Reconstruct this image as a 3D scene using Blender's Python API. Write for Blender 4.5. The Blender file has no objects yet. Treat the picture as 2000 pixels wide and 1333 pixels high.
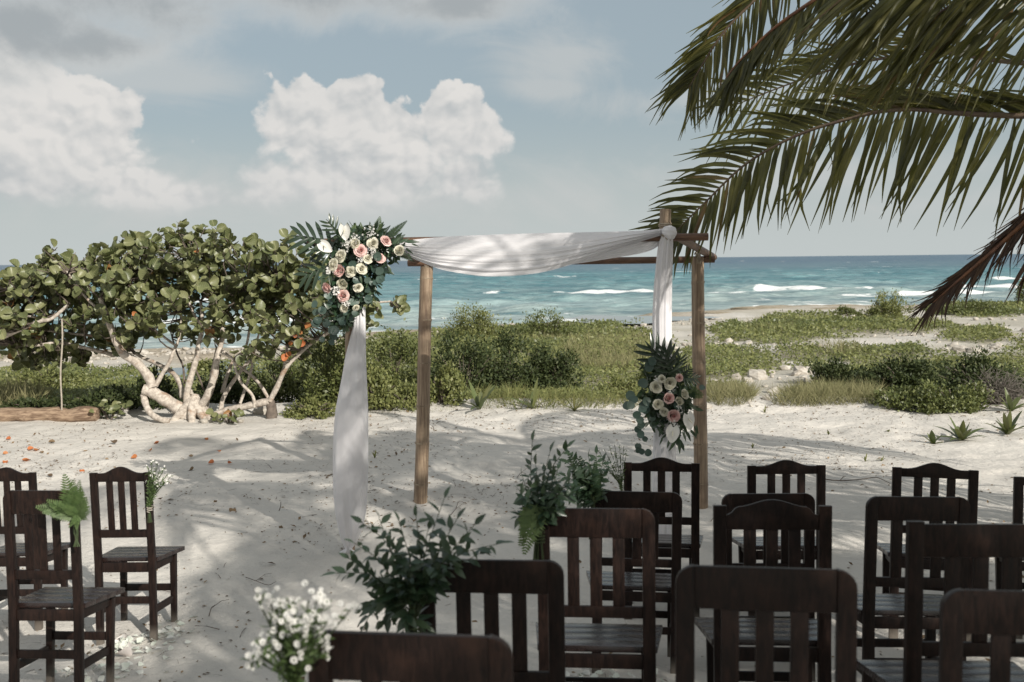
import bpy, bmesh, math, random
import numpy as np
from mathutils import Matrix, Vector

random.seed(11)
rng = np.random.default_rng(11)
SC = bpy.context.scene
COL = SC.collection
R = math.radians

# ------------------------------------------------------------------ camera
F = 1944.0                                   # focal length in pixels of the 2000 px wide photograph (35 mm lens)
CAMZ = 2.05
cam_d = bpy.data.cameras.new('camera')
cam_d.sensor_width = 36.0
cam_d.lens = 36.0 * F / 2000.0
cam_d.clip_start = 0.05
cam_d.clip_end = 60000
cam = bpy.data.objects.new('camera', cam_d)
COL.objects.link(cam)
CAMROT = Matrix.Rotation(R(90 - 4.69), 4, 'X') @ Matrix.Rotation(R(-0.63), 4, 'Z')
cam.matrix_world = Matrix.Translation((0, 0, CAMZ)) @ CAMROT
cam_d.dof.use_dof = True
cam_d.dof.focus_distance = 8.5
cam_d.dof.aperture_fstop = 4.0
SC.camera = cam

# ------------------------------------------------------------------ sun and sky
SHX, SHY = -0.60, 0.80                       # direction in which shadows fall on the ground
SUN_EL = R(29)
sun_d = bpy.data.lights.new('sun', 'SUN')
sun_d.energy = 4.2
sun_d.angle = R(0.53)
sun_d.color = (1.0, 0.94, 0.85)
sun = bpy.data.objects.new('sun', sun_d)
COL.objects.link(sun)
ldir = Vector((SHX * math.cos(SUN_EL), SHY * math.cos(SUN_EL), -math.sin(SUN_EL)))
sun.rotation_euler = ldir.to_track_quat('-Z', 'Y').to_euler()
sun.location = (12, -16, 14)

SC.view_settings.view_transform = 'Standard'
SC.view_settings.look = 'None'
SC.view_settings.gamma = 1.0
SC.view_settings.use_curve_mapping = False
SC.view_settings.exposure = 0.44
SC.cycles.use_denoising = True
SC.cycles.max_bounces = 6
SC.cycles.diffuse_bounces = 3
SC.cycles.glossy_bounces = 2
SC.cycles.transmission_bounces = 3
SC.cycles.transparent_max_bounces = 8
SC.cycles.sample_clamp_indirect = 4.0


class NT:
    """small helper for node expressions"""
    def __init__(self, tree):
        self.t = tree

    def new(self, typ, **kw):
        n = self.t.nodes.new(typ)
        for k, v in kw.items():
            setattr(n, k, v)
        return n

    def put(self, sock, v):
        if isinstance(v, bpy.types.NodeSocket):
            self.t.links.new(v, sock)
        elif v is not None:
            if isinstance(v, (tuple, list)) and len(v) == 3 and sock.type == 'RGBA':
                v = (*v, 1)
            sock.default_value = v

    def m(self, op, a, b=None, c=None, clamp=False):
        n = self.new('ShaderNodeMath', operation=op, use_clamp=clamp)
        self.put(n.inputs[0], a)
        if b is not None:
            self.put(n.inputs[1], b)
        if c is not None:
            self.put(n.inputs[2], c)
        return n.outputs[0]

    def add(self, a, b): return self.m('ADD', a, b)
    def sub(self, a, b): return self.m('SUBTRACT', a, b)
    def mul(self, a, b): return self.m('MULTIPLY', a, b)
    def div(self, a, b): return self.m('DIVIDE', a, b)

    def ss(self, v, lo, hi, a=0.0, b=1.0):
        n = self.new('ShaderNodeMapRange', interpolation_type='SMOOTHSTEP')
        self.put(n.inputs['Value'], v)
        for k, x in (('From Min', lo), ('From Max', hi), ('To Min', a), ('To Max', b)):
            self.put(n.inputs[k], x)
        return n.outputs[0]

    def mix(self, f, a, b, typ='MIX'):
        n = self.new('ShaderNodeMix', data_type='RGBA', blend_type=typ)
        self.put(n.inputs[0], f)
        self.put(n.inputs[6], a)
        self.put(n.inputs[7], b)
        return n.outputs[2]

    def noise(self, vec, scale, detail=4, rough=0.55, dist=0.0, out=0, dims='3D'):
        n = self.new('ShaderNodeTexNoise', noise_dimensions=dims)
        if vec is not None:
            self.put(n.inputs['Vector'], vec)
        n.inputs['Scale'].default_value = scale
        n.inputs['Detail'].default_value = detail
        n.inputs['Roughness'].default_value = rough
        n.inputs['Distortion'].default_value = dist
        return n.outputs[out]

    def xyz(self, x, y, z):
        n = self.new('ShaderNodeCombineXYZ')
        self.put(n.inputs[0], x); self.put(n.inputs[1], y); self.put(n.inputs[2], z)
        return n.outputs[0]


world = bpy.data.worlds.new('World')
SC.world = world
world.use_nodes = True
wt = world.node_tree
wt.nodes.clear()
W = NT(wt)
wo = W.new('ShaderNodeOutputWorld')
bg = W.new('ShaderNodeBackground')
bg.inputs['Strength'].default_value = 0.10
wt.links.new(bg.outputs[0], wo.inputs[0])
sky = W.new('ShaderNodeTexSky', sky_type='NISHITA')
sky.sun_disc = False
sky.sun_elevation = SUN_EL
sky.sun_rotation = math.atan2(-SHX, -SHY)
sky.altitude = 0
sky.air_density = 1.0
sky.dust_density = 2.2
sky.ozone_density = 1.2
geo = W.new('ShaderNodeTexCoord')
sep = W.new('ShaderNodeSeparateXYZ')
wt.links.new(geo.outputs['Generated'], sep.inputs[0])
dx, dy, dz = sep.outputs
az = W.m('ARCTAN2', dx, dy)
el = W.m('ARCSINE', dz)
U = W.mul(az, 1.944)                          # azimuth and elevation in thousandths of the picture scale
V = W.mul(el, 1.944)
uv = W.xyz(U, V, 0.0)
big2 = W.noise(W.xyz(W.add(U, 3.1), W.add(V, 1.7), 0.0), 3.2, 8, 0.55, 0.2)


def billow(du, dv):
    """cauliflower heads: rounded cells of several sizes, their edges stirred by noise"""
    p = W.xyz(W.add(U, du), W.add(W.mul(V, 1.15), dv), 0.0)
    st = W.noise(p, 7.0, 5, 0.6, 0.0, out=1)
    ad = W.new('ShaderNodeVectorMath', operation='MULTIPLY_ADD')
    W.put(ad.inputs[0], st); ad.inputs[1].default_value = (0.10, 0.10, 0.0); W.put(ad.inputs[2], p)
    out = None
    for sc, wt_ in ((8.0, 0.55), (19.0, 0.28), (44.0, 0.17)):
        v = W.new('ShaderNodeTexVoronoi', voronoi_dimensions='2D', feature='SMOOTH_F1')
        v.inputs['Scale'].default_value = sc
        v.inputs['Smoothness'].default_value = 0.35
        W.put(v.inputs['Vector'], ad.outputs[0])
        t = W.mul(W.sub(0.75, v.outputs['Distance']), wt_)
        out = t if out is None else W.add(out, t)
    return out


big = billow(0.0, 0.0)
bigs = billow(0.010, 0.020)
fine = W.noise(uv, 30.0, 6, 0.65, 0.3)
relief = W.sub(big, bigs)


def blob_field(blobs):
    acc = None
    for (u, v, rx, ry) in blobs:
        a = W.div(W.sub(U, u / 1000), rx / 1000)
        b = W.div(W.sub(V, v / 1000), ry / 1000)
        d = W.sub(1.0, W.m('SQRT', W.add(W.mul(a, a), W.mul(b, b))))
        acc = d if acc is None else W.m('SMOOTH_MAX', acc, d, 0.12)
    return acc


cumulus = [(-260, 200, 150, 110), (-290, 165, 240, 95), (-385, 255, 95, 100), (-300, 290, 75, 70), (-225, 225, 110, 90), (-110, 250, 85, 95),
           (-55, 240, 60, 60), (-85, 150, 90, 70), (-440, 150, 100, 70), 
           (-880, 170, 270, 110), (-860, 270, 120, 80), (-790, 235, 120, 100), (-930, 330, 70, 60), (-680, 130, 130, 60), (-1060, 240, 140, 120), (-900, 220, 190, 110), (-620, 120, 130, 50)]
veil = [(-700, 480, 330, 95), (-380, 490, 400, 80), (-850, 410, 160, 70), (-980, 400, 120, 110), (-120, 480, 220, 50),
        (-760, 385, 120, 40), (-1050, 520, 200, 90)]
faint = [(130, 375, 150, 70), (80, 325, 120, 28), (600, 150, 500, 50), (860, 95, 300, 45), (350, 300, 260, 40), (-480, 130, 520, 80), (-150, 110, 420, 60), (-620, 330, 200, 60)]
# the rest of the sky round the camera carries clouds of the same kind
behind = W.ss(W.m('ABSOLUTE', az), 0.62, 0.85)
gen = W.mul(W.sub(big2, 0.43), 3.0)
fb = W.mul(W.sub(big, 0.33), 0.95)
ffine = W.mul(W.sub(fine, 0.5), 0.42)
soft2 = W.mul(W.sub(big2, 0.5), 0.55)
fc = W.add(W.add(W.add(blob_field(cumulus), fb), ffine), soft2)
fc = W.m('MAXIMUM', fc, W.add(W.mul(behind, gen), W.sub(behind, 1.0)))
base_n = W.add(V, W.mul(W.sub(big2, 0.5), 0.05))
flat = W.ss(base_n, 0.075, 0.125)
edge = W.ss(W.add(V, W.mul(W.sub(big2, 0.5), 0.3)), 0.10, 0.28, 0.70, 0.13)
mc = W.mul(W.ss(fc, 0.0, edge), flat)
big3 = W.noise(W.xyz(W.add(W.mul(U, 0.55), 7.3), W.add(V, 2.9), 0.0), 6.0, 8, 0.62, 0.9)
fv = W.add(W.add(blob_field(veil), W.mul(W.sub(big2, 0.5), 1.5)), W.add(W.mul(W.sub(big3, 0.5), 1.6), W.mul(W.sub(fine, 0.5), 0.3)))
mv = W.mul(W.ss(fv, -0.25, 0.8), 0.9)
ff = W.add(W.mul(blob_field(faint), 0.8), W.add(W.mul(W.sub(big2, 0.5), 1.6), W.mul(W.sub(big3, 0.5), 2.4)))
mf = W.mul(W.ss(ff, -0.2, 0.8), 0.62)
# colours are radiance divided by the background strength
skyc = W.mix(0.80, sky.outputs[0], (2.6, 3.05, 3.2))
hor = W.ss(V, 0.0, 0.30, 1.0, 0.0)
skyc = W.mix(W.mul(hor, 0.85), skyc, (4.15, 4.45, 4.4))
shade = W.m('ADD', W.mul(relief, 2.3), 0.70, clamp=True)
shade = W.m('ADD', shade, W.mul(W.sub(big2, 0.5), 1.2), clamp=True)
lowdim = W.ss(V, 0.09, 0.24, 0.30, 0.0)
cumc = W.mix(W.m('SUBTRACT', shade, lowdim, clamp=True), (3.85, 4.0, 4.05), (5.5, 5.38, 5.2))
vshade = W.ss(W.add(fv, W.mul(W.sub(fine, 0.5), 0.4)), 0.05, 1.1)
veilc = W.mix(vshade, (4.5, 4.6, 4.55), (2.8, 3.0, 3.1))
c1 = W.mix(mf, skyc, (4.2, 4.3, 4.25))
c2 = W.mix(mc, c1, cumc)
c3 = W.mix(mv, c2, veilc)
wt.links.new(c3, bg.inputs['Color'])

# ------------------------------------------------------------------ helpers
CR = np.array(CAMROT.to_3x3())


def P(x, y, Y):
    """world point seen at pixel (x, y) of the photograph, at distance Y along the ground"""
    d = CR @ np.array(((x - 1000) / F, -(y - 666.5) / F, -1.0))
    t = Y / d[1]
    return Vector((d[0] * t, Y, CAMZ + d[2] * t))


def project(pts):
    p = (np.asarray(pts, float) - (0, 0, CAMZ)) @ CR
    return 1000 - F * p[:, 0] / p[:, 2], 666.5 + F * p[:, 1] / p[:, 2]


def hash2(ix, iy, seed):
    h = (ix.astype(np.int64) * 374761393 + iy.astype(np.int64) * 668265263 + seed * 974634777) & 0x7fffffff
    h = ((h ^ (h >> 13)) * 1274126177) & 0x7fffffff
    return ((h ^ (h >> 16)) & 0xffff) / 65535.0


def vnoise(x, y, seed=0):
    x = np.asarray(x, float); y = np.asarray(y, float)
    ix = np.floor(x); iy = np.floor(y)
    fx = x - ix; fy = y - iy
    fx = fx * fx * (3 - 2 * fx); fy = fy * fy * (3 - 2 * fy)
    a = hash2(ix, iy, seed); b = hash2(ix + 1, iy, seed)
    c = hash2(ix, iy + 1, seed); d = hash2(ix + 1, iy + 1, seed)
    return (a * (1 - fx) + b * fx) * (1 - fy) + (c * (1 - fx) + d * fx) * fy


def fbm(x, y, seed=0, oct=4):
    s = 0; a = 0.5; n = 0
    for o in range(oct):
        s = s + a * vnoise(x * 2 ** o, y * 2 ** o, seed + o * 17); n += a; a *= 0.5
    return s / n


SHORE_X = [-400, -60, -15.6, -8.8, -7.2, 4.2, 18, 31, 80, 400]
SHORE_Y = [60, 42, 39, 40.5, 46.6, 55, 70, 69, 66, 80]
SEA_Z = -1.4


def shore(x):
    return np.interp(x, SHORE_X, SHORE_Y)


def ground(x, y):
    x = np.asarray(x, float); y = np.asarray(y, float)
    z = 0.372 * np.clip((5.15 - y) / 3.15, 0, 1)
    s = shore(x)
    t = (y - 13.2) / (s - 13.2)
    z = z - 1.36 * np.clip(t, 0, 1) - np.clip(y - s, 0, 40) * 0.10
    amp = np.clip((y - 13) / 6, 0, 1)
    z = z + amp * (fbm(x * 0.35, y * 0.35, 5) - 0.5) * 0.30 + amp * (fbm(x * 1.3, y * 1.3, 8, 3) - 0.5) * 0.10
    near = 1 - amp
    z = z + near * ((fbm(x * 0.9, y * 0.9, 21, 3) - 0.5) * 0.07 + (fbm(x * 4.5, y * 4.5, 31, 3) - 0.5) * 0.040)
    # old footprints
    fp = vnoise(x * 3.1 + 0.6 * vnoise(x * 2, y * 2, 3), y * 2.6, 44)
    z = z - near * 0.028 * np.clip((fp - 0.66) / 0.14, 0, 1) * np.clip(fbm(x * .5, y * .5, 45) * 2.4 - .6, 0, 1)
    # a small bank where the raked sand meets the scrub
    z = z + 0.10 * np.exp(-((y - 13.6 - 0.6 * fbm(x * 0.5, x * 0 + 3, 77)) / 0.5) ** 2)
    return z


def gz(x, y):
    return float(ground(np.array([x]), np.array([y]))[0])


def PG(x, y):
    """ground point seen at a pixel of the photograph"""
    lo, hi = 1.5, 69.0
    Y = None
    last = None
    for Yc in np.geomspace(1.5, 80, 260):
        p = P(x, y, Yc)
        d = p.z - gz(p.x, p.y)
        if d < 0:
            break
        last = Yc
    Y = Yc if last is None else 0.5 * (last + Yc)
    p = P(x, y, Y)
    return Vector((p.x, p.y, gz(p.x, p.y)))


def quick_mesh(name, verts, faces, mats=(), smooth=True, mat_idx=None):
    """mesh from an (n,3) array and an (m,k) array of equal-sided faces"""
    verts = np.ascontiguousarray(verts, dtype=np.float32)
    faces = np.ascontiguousarray(faces, dtype=np.int32)
    me = bpy.data.meshes.new(name)
    m, k = faces.shape
    me.vertices.add(len(verts)); me.vertices.foreach_set('co', verts.ravel())
    me.loops.add(m * k); me.loops.foreach_set('vertex_index', faces.ravel())
    me.polygons.add(m); me.polygons.foreach_set('loop_start', np.arange(m, dtype=np.int32) * k)
    me.polygons.foreach_set('use_smooth', np.full(m, smooth))
    for mt in mats:
        me.materials.append(mt)
    if mat_idx is not None:
        me.polygons.foreach_set('material_index', np.asarray(mat_idx, dtype=np.int32))
    me.update(calc_edges=True)
    me.validate()
    return me


def put(name, me, parent=None, loc=None, mat=None):
    o = bpy.data.objects.new(name, me)
    COL.objects.link(o)
    if parent is not None:
        o.parent = parent
    if loc is not None:
        o.location = loc
    return o


def tag(o, label=None, cat=None, group=None, kind=None):
    if label: o['label'] = label
    if cat: o['category'] = cat
    if group: o['group'] = group
    if kind: o['kind'] = kind
    return o


def thing(name, label, cat, loc=(0, 0, 0), rot=(0, 0, 0), group=None):
    o = bpy.data.objects.new(name, None)
    o.empty_display_size = 0.1
    COL.objects.link(o)
    o.location = loc; o.rotation_euler = rot
    return tag(o, label, cat, group)


class MB:
    """collects shapes for one mesh"""
    def __init__(self):
        self.v = []; self.f = []; self.mi = []

    def grid(self, rows, mi=0, close_u=False, close_v=False):
        """rows: list of lists of points"""
        n0 = len(self.v); nr = len(rows); nc = len(rows[0])
        for r in rows:
            self.v.extend([tuple(p) for p in r])
        for i in range(nr if close_v else nr - 1):
            for j in range(nc if close_u else nc - 1):
                a = n0 + i * nc + j; b = n0 + i * nc + (j + 1) % nc
                c = n0 + ((i + 1) % nr) * nc + (j + 1) % nc; d = n0 + ((i + 1) % nr) * nc + j
                self.f.append((a, b, c, d)); self.mi.append(mi)

    def face(self, pts, mi=0):
        n0 = len(self.v)
        self.v.extend([tuple(p) for p in pts]); self.f.append(tuple(range(n0, n0 + len(pts)))); self.mi.append(mi)

    def tube(self, pts, radii, n=8, mi=0, cap=True, wob=0.0, seed=0):
        pts = [Vector(p) for p in pts]
        if not hasattr(radii, '__len__'):
            radii = [radii] * len(pts)
        rr = random.Random(seed)
        t0 = (pts[1] - pts[0]).normalized()
        u = t0.orthogonal().normalized()
        rows = []
        for i, p in enumerate(pts):
            t = (pts[min(i + 1, len(pts) - 1)] - pts[max(i - 1, 0)])
            t = t.normalized() if t.length > 1e-9 else t0
            u = (u - t * u.dot(t))
            u = u.normalized() if u.length > 1e-6 else t.orthogonal().normalized()
            w = t.cross(u)
            row = []
            for k in range(n):
                a = 2 * math.pi * k / n
                q = radii[i] * (1 + (rr.uniform(-wob, wob) if wob else 0))
                row.append(p + (u * math.cos(a) + w * math.sin(a)) * q)
            rows.append(row)
        self.grid(rows, mi, close_u=True)
        if cap:
            self.face(list(reversed(rows[0])), mi); self.face(rows[-1], mi)

    def prism(self, poly, y0, y1, mi=0):
        """polygon in x,z extruded along y"""
        a = [(x, y0, z) for x, z in poly]; b = [(x, y1, z) for x, z in poly]
        n0 = len(self.v); n = len(poly)
        self.v.extend(a + b)
        self.f.append(tuple(n0 + i for i in range(n))); self.mi.append(mi)
        self.f.append(tuple(n0 + n + i for i in reversed(range(n)))); self.mi.append(mi)
        for i in range(n):
            j = (i + 1) % n
            self.f.append((n0 + j, n0 + i, n0 + n + i, n0 + n + j)); self.mi.append(mi)

    def box(self, x0, x1, y0, y1, z0, z1, mi=0):
        self.prism([(x0, z0), (x1, z0), (x1, z1), (x0, z1)], y0, y1, mi)

    def mesh(self, name, mats, smooth=True, bevel=0.0):
        me = bpy.data.meshes.new(name)
        me.from_pydata([tuple(p) for p in self.v], [], self.f)
        for m in mats:
            me.materials.append(m)
        me.polygons.foreach_set('material_index', np.array(self.mi, dtype=np.int32))
        if bevel > 0:
            bm = bmesh.new(); bm.from_mesh(me)
            bmesh.ops.recalc_face_normals(bm, faces=bm.faces)
            ed = [e for e in bm.edges if len(e.link_faces) == 2 and e.calc_face_angle(0) > 0.6]
            bmesh.ops.bevel(bm, geom=ed, offset=bevel, segments=2, affect='EDGES', profile=0.6)
            bm.to_mesh(me); bm.free()
        me.polygons.foreach_set('use_smooth', np.full(len(me.polygons), smooth))
        if smooth and bevel > 0:
            me.set_sharp_from_angle(angle=R(40))
        me.update()
        return me

    def build(self, name, mats, parent=None, smooth=True, bevel=0.0, loc=None):
        if not isinstance(mats, (list, tuple)):
            mats = [mats]
        return put(name, self.mesh(name, mats, smooth, bevel), parent, loc)


def spline(pts, n):
    """Catmull-Rom through points -> n points"""
    pts = [np.array(p, float) for p in pts]
    pts = [2 * pts[0] - pts[1]] + pts + [2 * pts[-1] - pts[-2]]
    segs = len(pts) - 3
    out = []
    for i in range(n):
        s = i / (n - 1) * segs
        k = min(int(s), segs - 1); t = s - k
        a, b, c, d = pts[k:k + 4]
        out.append(0.5 * ((2 * b) + (c - a) * t + (2 * a - 5 * b + 4 * c - d) * t * t + (3 * b - a - 3 * c + d) * t ** 3))
    return [Vector(p) for p in out]


def lerp(a, b, t): return a + (b - a) * t


def frame_mats(n, spin, size):
    """rotation matrices (N,3,3) with local z along n, turned by spin, scaled by size"""
    n = n / np.linalg.norm(n, axis=1, keepdims=True)
    ref = np.where(np.abs(n[:, 2:3]) > 0.95, np.array([[1.0, 0, 0]]), np.array([[0, 0, 1.0]]))
    u = np.cross(ref, n); u /= np.linalg.norm(u, axis=1, keepdims=True)
    w = np.cross(n, u)
    c, s = np.cos(spin)[:, None], np.sin(spin)[:, None]
    x = u * c + w * s
    y = np.cross(n, x)
    return np.stack([x, y, n], axis=2) * np.asarray(size)[:, None, None]


def dir_mats(d, up, size):
    """local x along d, local z near up"""
    d = d / np.linalg.norm(d, axis=1, keepdims=True)
    y = np.cross(up, d); ln = np.linalg.norm(y, axis=1, keepdims=True); y = y / np.maximum(ln, 1e-6)
    z = np.cross(d, y)
    return np.stack([d, y, z], axis=2) * np.asarray(size)[:, None, None]


def leaf_pos(me, pts):
    a = me.attributes.new('leaf_pos', 'FLOAT_VECTOR', 'POINT')
    a.data.foreach_set('vector', np.asarray(pts, dtype=np.float32).ravel())


def joined(name, tv, tf, M, T, mats, smooth=True):
    tv = np.asarray(tv, float); tf = np.asarray(tf, int)
    v = np.einsum('nij,kj->nki', M, tv) + T[:, None, :]
    n, k = v.shape[:2]
    f = (tf[None] + (np.arange(n) * k)[:, None, None]).reshape(-1, tf.shape[1])
    me = quick_mesh(name, v.reshape(-1, 3), f, mats, smooth)
    if name == 'crown':
        leaf_pos(me, np.tile(tv, (n, 1)))
    return me


def m4(M3, t):
    m = np.eye(4); m[:3, :3] = M3; m[:3, 3] = t
    return Matrix(m.tolist())


# leaf shapes (unit length along x)
def oval_leaf(width=0.5, n=4, fold=0.12, curl=0.12):
    v = []; f = []
    for i in range(n + 1):
        t = i / n
        w = width * 0.5 * math.sin(math.pi * min(1, t ** 0.8 * 0.97 + 0.03)) if 0 < i < n else 0.012
        z = -curl * t * t
        v += [(t, w, z + fold * w), (t, 0, z), (t, -w, z + fold * w)]
    for i in range(n):
        a = i * 3
        f += [(a, a + 1, a + 4, a + 3), (a + 1, a + 2, a + 5, a + 4)]
    return np.array(v), np.array(f)


def round_leaf(cup=0.10, asp=1.0):
    """nearly circular leaf with a notch where its stalk joins"""
    v = [(0.45, 0, -cup * 0.6)]
    n = 12
    for k in range(n):
        a = math.pi + 2 * math.pi * k / n
        r = 0.5 * (0.86 if k == 0 else 1.0) * (1 + 0.03 * math.sin(3 * a))
        x = 0.5 + r * math.cos(a); y = r * math.sin(a) * asp
        v.append((x, y, cup * (abs(y) * 1.6) ** 1.5 - 0.10 * max(0, x - 0.55) ** 2))
    f = [(0, 1 + k, 1 + (k + 1) % n) for k in range(n)]
    return np.array(v), np.array(f)


OV_V, OV_F = oval_leaf(0.40)
BOX_V, BOX_F = oval_leaf(0.42, 4, 0.22, 0.18)
LN_V, LN_F = oval_leaf(0.26, 4, 0.15, 0.25)
RD_V, RD_F = round_leaf()
RD2_V, RD2_F = round_leaf(0.34, 0.92)
RD2_V[:, 2] -= 0.22 * np.maximum(0, RD2_V[:, 0] - 0.3) ** 2
QUADLEAF_V = np.array([(0, 0, 0), (0.45, 0.27, 0.05), (1, 0, -0.06), (0.45, -0.27, 0.05)]); QUADLEAF_F = np.array([(0, 1, 2, 3)])
BLADE_V = np.array([(0, 0.035, 0), (0, -0.035, 0), (0.5, -0.03, 0.0), (0.5, 0.03, 0.0), (1, 0.0, -0.12), (1, 0.004, -0.12)])
BLADE_F = np.array([(0, 1, 2, 3), (3, 2, 4, 5)])


# ------------------------------------------------------------------ materials
def material(name):
    m = bpy.data.materials.new(name)
    m.use_nodes = True
    m.node_tree.nodes.clear()
    n = NT(m.node_tree)
    out = n.new('ShaderNodeOutputMaterial')
    bs = n.new('ShaderNodeBsdfPrincipled')
    m.node_tree.links.new(bs.outputs[0], out.inputs[0])
    return m, n, bs, out


def bump(n, bs, h, strength=0.4, dist=0.01):
    b = n.new('ShaderNodeBump')
    b.inputs['Strength'].default_value = strength
    b.inputs['Distance'].default_value = dist
    n.put(b.inputs['Height'], h)
    n.t.links.new(b.outputs[0], bs.inputs['Normal'])
    return b


def rnd(n):
    g = n.new('ShaderNodeNewGeometry'); o = n.new('ShaderNodeObjectInfo')
    return n.m('FRACT', n.add(g.outputs['Random Per Island'], o.outputs['Random']))


def leaf_mat(name, cols, rough=0.45, trans=0.25, tcol=None, spec=0.5, dead=None, deadp=0.03, vein=None):
    """cols: dark, mid, light leaf colours picked leaf by leaf"""
    m, n, bs, out = material(name)
    r = rnd(n)
    ramp = n.new('ShaderNodeValToRGB')
    e = ramp.color_ramp.elements
    e[0].color = (*cols[0], 1); e[1].color = (*cols[-1], 1); e[1].position = 1.0
    if len(cols) == 3:
        x = e.new(0.5); x.color = (*cols[1], 1)
    n.put(ramp.inputs[0], r)
    c = ramp.outputs[0]
    tc = n.new('ShaderNodeTexCoord')
    mot = n.noise(tc.outputs['Object'], 28.0, 3, 0.6)
    c = n.mix(n.mul(n.sub(mot, 0.35), 0.5), c, tuple(min(1, x * 1.5) for x in cols[-1]))
    if vein:
        lp = n.new('ShaderNodeAttribute', attribute_name='leaf_pos'); sv = n.new('ShaderNodeSeparateXYZ'); n.t.links.new(lp.outputs['Vector'], sv.inputs[0])
        ay = n.m('ABSOLUTE', sv.outputs[1])
        mid = n.ss(ay, 0.035, 0.012)
        rib = n.m('SINE', n.mul(n.sub(sv.outputs[0], n.mul(ay, 0.8)), 34.0))
        v_ = n.m('MAXIMUM', mid, n.mul(n.ss(rib, 0.72, 1.0), 0.55))
        c = n.mix(n.mul(v_, 0.6), c, vein)
    if dead is not None:
        r2 = n.m('FRACT', n.mul(r, 37.7))
        c = n.mix(n.m('LESS_THAN', r2, deadp), c, dead)
    n.put(bs.inputs['Base Color'], c)
    bs.inputs['Roughness'].default_value = rough
    bs.inputs['Specular IOR Level'].default_value = spec
    if trans > 0:
        tr = n.new('ShaderNodeBsdfTranslucent')
        n.put(tr.inputs['Color'], n.mix(0.6, c, tcol) if tcol else c)
        mx = n.new('ShaderNodeMixShader'); mx.inputs[0].default_value = trans
        n.t.links.new(bs.outputs[0], mx.inputs[1]); n.t.links.new(tr.outputs[0], mx.inputs[2])
        n.t.links.new(mx.outputs[0], out.inputs[0])
    return m


def plain(name, col, rough=0.6, col2=None, scale=20, spec=0.4, bmp=0.0, stretch=None):
    m, n, bs, out = material(name)
    tc = n.new('ShaderNodeTexCoord')
    vec = tc.outputs['Object']
    if stretch:
        mp = n.new('ShaderNodeMapping'); mp.inputs['Scale'].default_value = stretch
        n.t.links.new(vec, mp.inputs[0]); vec = mp.outputs[0]
    nz = n.noise(vec, scale, 6, 0.62)
    f = n.ss(nz, 0.32, 0.68)
    n.put(bs.inputs['Base Color'], n.mix(f, col, col2 or tuple(x * 0.7 for x in col)))
    bs.inputs['Roughness'].default_value = rough
    bs.inputs['Specular IOR Level'].default_value = spec
    if bmp:
        bump(n, bs, nz, bmp, 0.01)
    return m


M = {}
# dark stained chair timber, worn redder where the stain has rubbed off
m, n, bs, out = material('stained_wood'); M['wood'] = m
tc = n.new('ShaderNodeTexCoord'); oi = n.new('ShaderNodeObjectInfo')
mp = n.new('ShaderNodeMapping'); mp.inputs['Scale'].default_value = (9, 9, 1.2)
n.t.links.new(tc.outputs['Object'], mp.inputs[0])
off = n.new('ShaderNodeVectorMath', operation='ADD'); n.t.links.new(mp.outputs[0], off.inputs[0])
n.put(off.inputs[1], n.xyz(n.mul(oi.outputs['Random'], 40.0), n.mul(oi.outputs['Random'], 17.0), 0.0))
g1 = n.noise(off.outputs[0], 9.0, 7, 0.65, 0.6)
g2 = n.noise(tc.outputs['Object'], 6.0, 4, 0.6)
g3 = n.noise(tc.outputs['Object'], 130.0, 3, 0.5)
c = n.mix(n.ss(g1, 0.3, 0.72), (0.0055, 0.0038, 0.0036), (0.025, 0.0135, 0.0104))
c = n.mix(n.mul(n.ss(g2, 0.56, 0.8), 0.45), c, (0.07, 0.034, 0.022))
c = n.mix(n.mul(n.ss(g3, 0.74, 0.80), 0.55), c, (0.20, 0.15, 0.11))
c = n.mix(n.mul(oi.outputs['Random'], 0.35), c, (0.007, 0.0042, 0.0036))
sz = n.new('ShaderNodeSeparateXYZ'); n.t.links.new(tc.outputs['Object'], sz.inputs[0])
dust = n.mul(n.ss(n.add(sz.outputs[2], n.mul(g2, -0.16)), 0.03, -0.08), 0.4)
c = n.mix(dust, c, (0.30, 0.27, 0.23))
n.put(bs.inputs['Base Color'], c)
n.put(bs.inputs['Roughness'], n.ss(g1, 0.2, 0.8, 0.34, 0.52))
bs.inputs['Specular IOR Level'].default_value = 0.22
bump(n, bs, g1, 0.25, 0.004)

# seat boards: same timber, glossier top with scuffs
m, n, bs, out = material('seat_wood'); M['seat'] = m
tc = n.new('ShaderNodeTexCoord'); oi = n.new('ShaderNodeObjectInfo')
mp = n.new('ShaderNodeMapping'); mp.inputs['Scale'].default_value = (2.0, 16, 8)
n.t.links.new(tc.outputs['Object'], mp.inputs[0])
g1 = n.noise(mp.outputs[0], 5.0, 7, 0.65, 0.5)
g2 = n.noise(tc.outputs['Object'], 9.0, 4, 0.6)
c = n.mix(n.ss(g1, 0.3, 0.7), (0.010, 0.007, 0.007), (0.028, 0.016, 0.014))
c = n.mix(n.mul(n.ss(g2, 0.55, 0.75), 0.3), c, (0.10, 0.085, 0.08))
n.put(bs.inputs['Base Color'], c)
n.put(bs.inputs['Roughness'], n.ss(g1, 0.2, 0.8, 0.16, 0.36))
bs.inputs['Specular IOR Level'].default_value = 0.8
bump(n, bs, g1, 0.3, 0.003)

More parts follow.
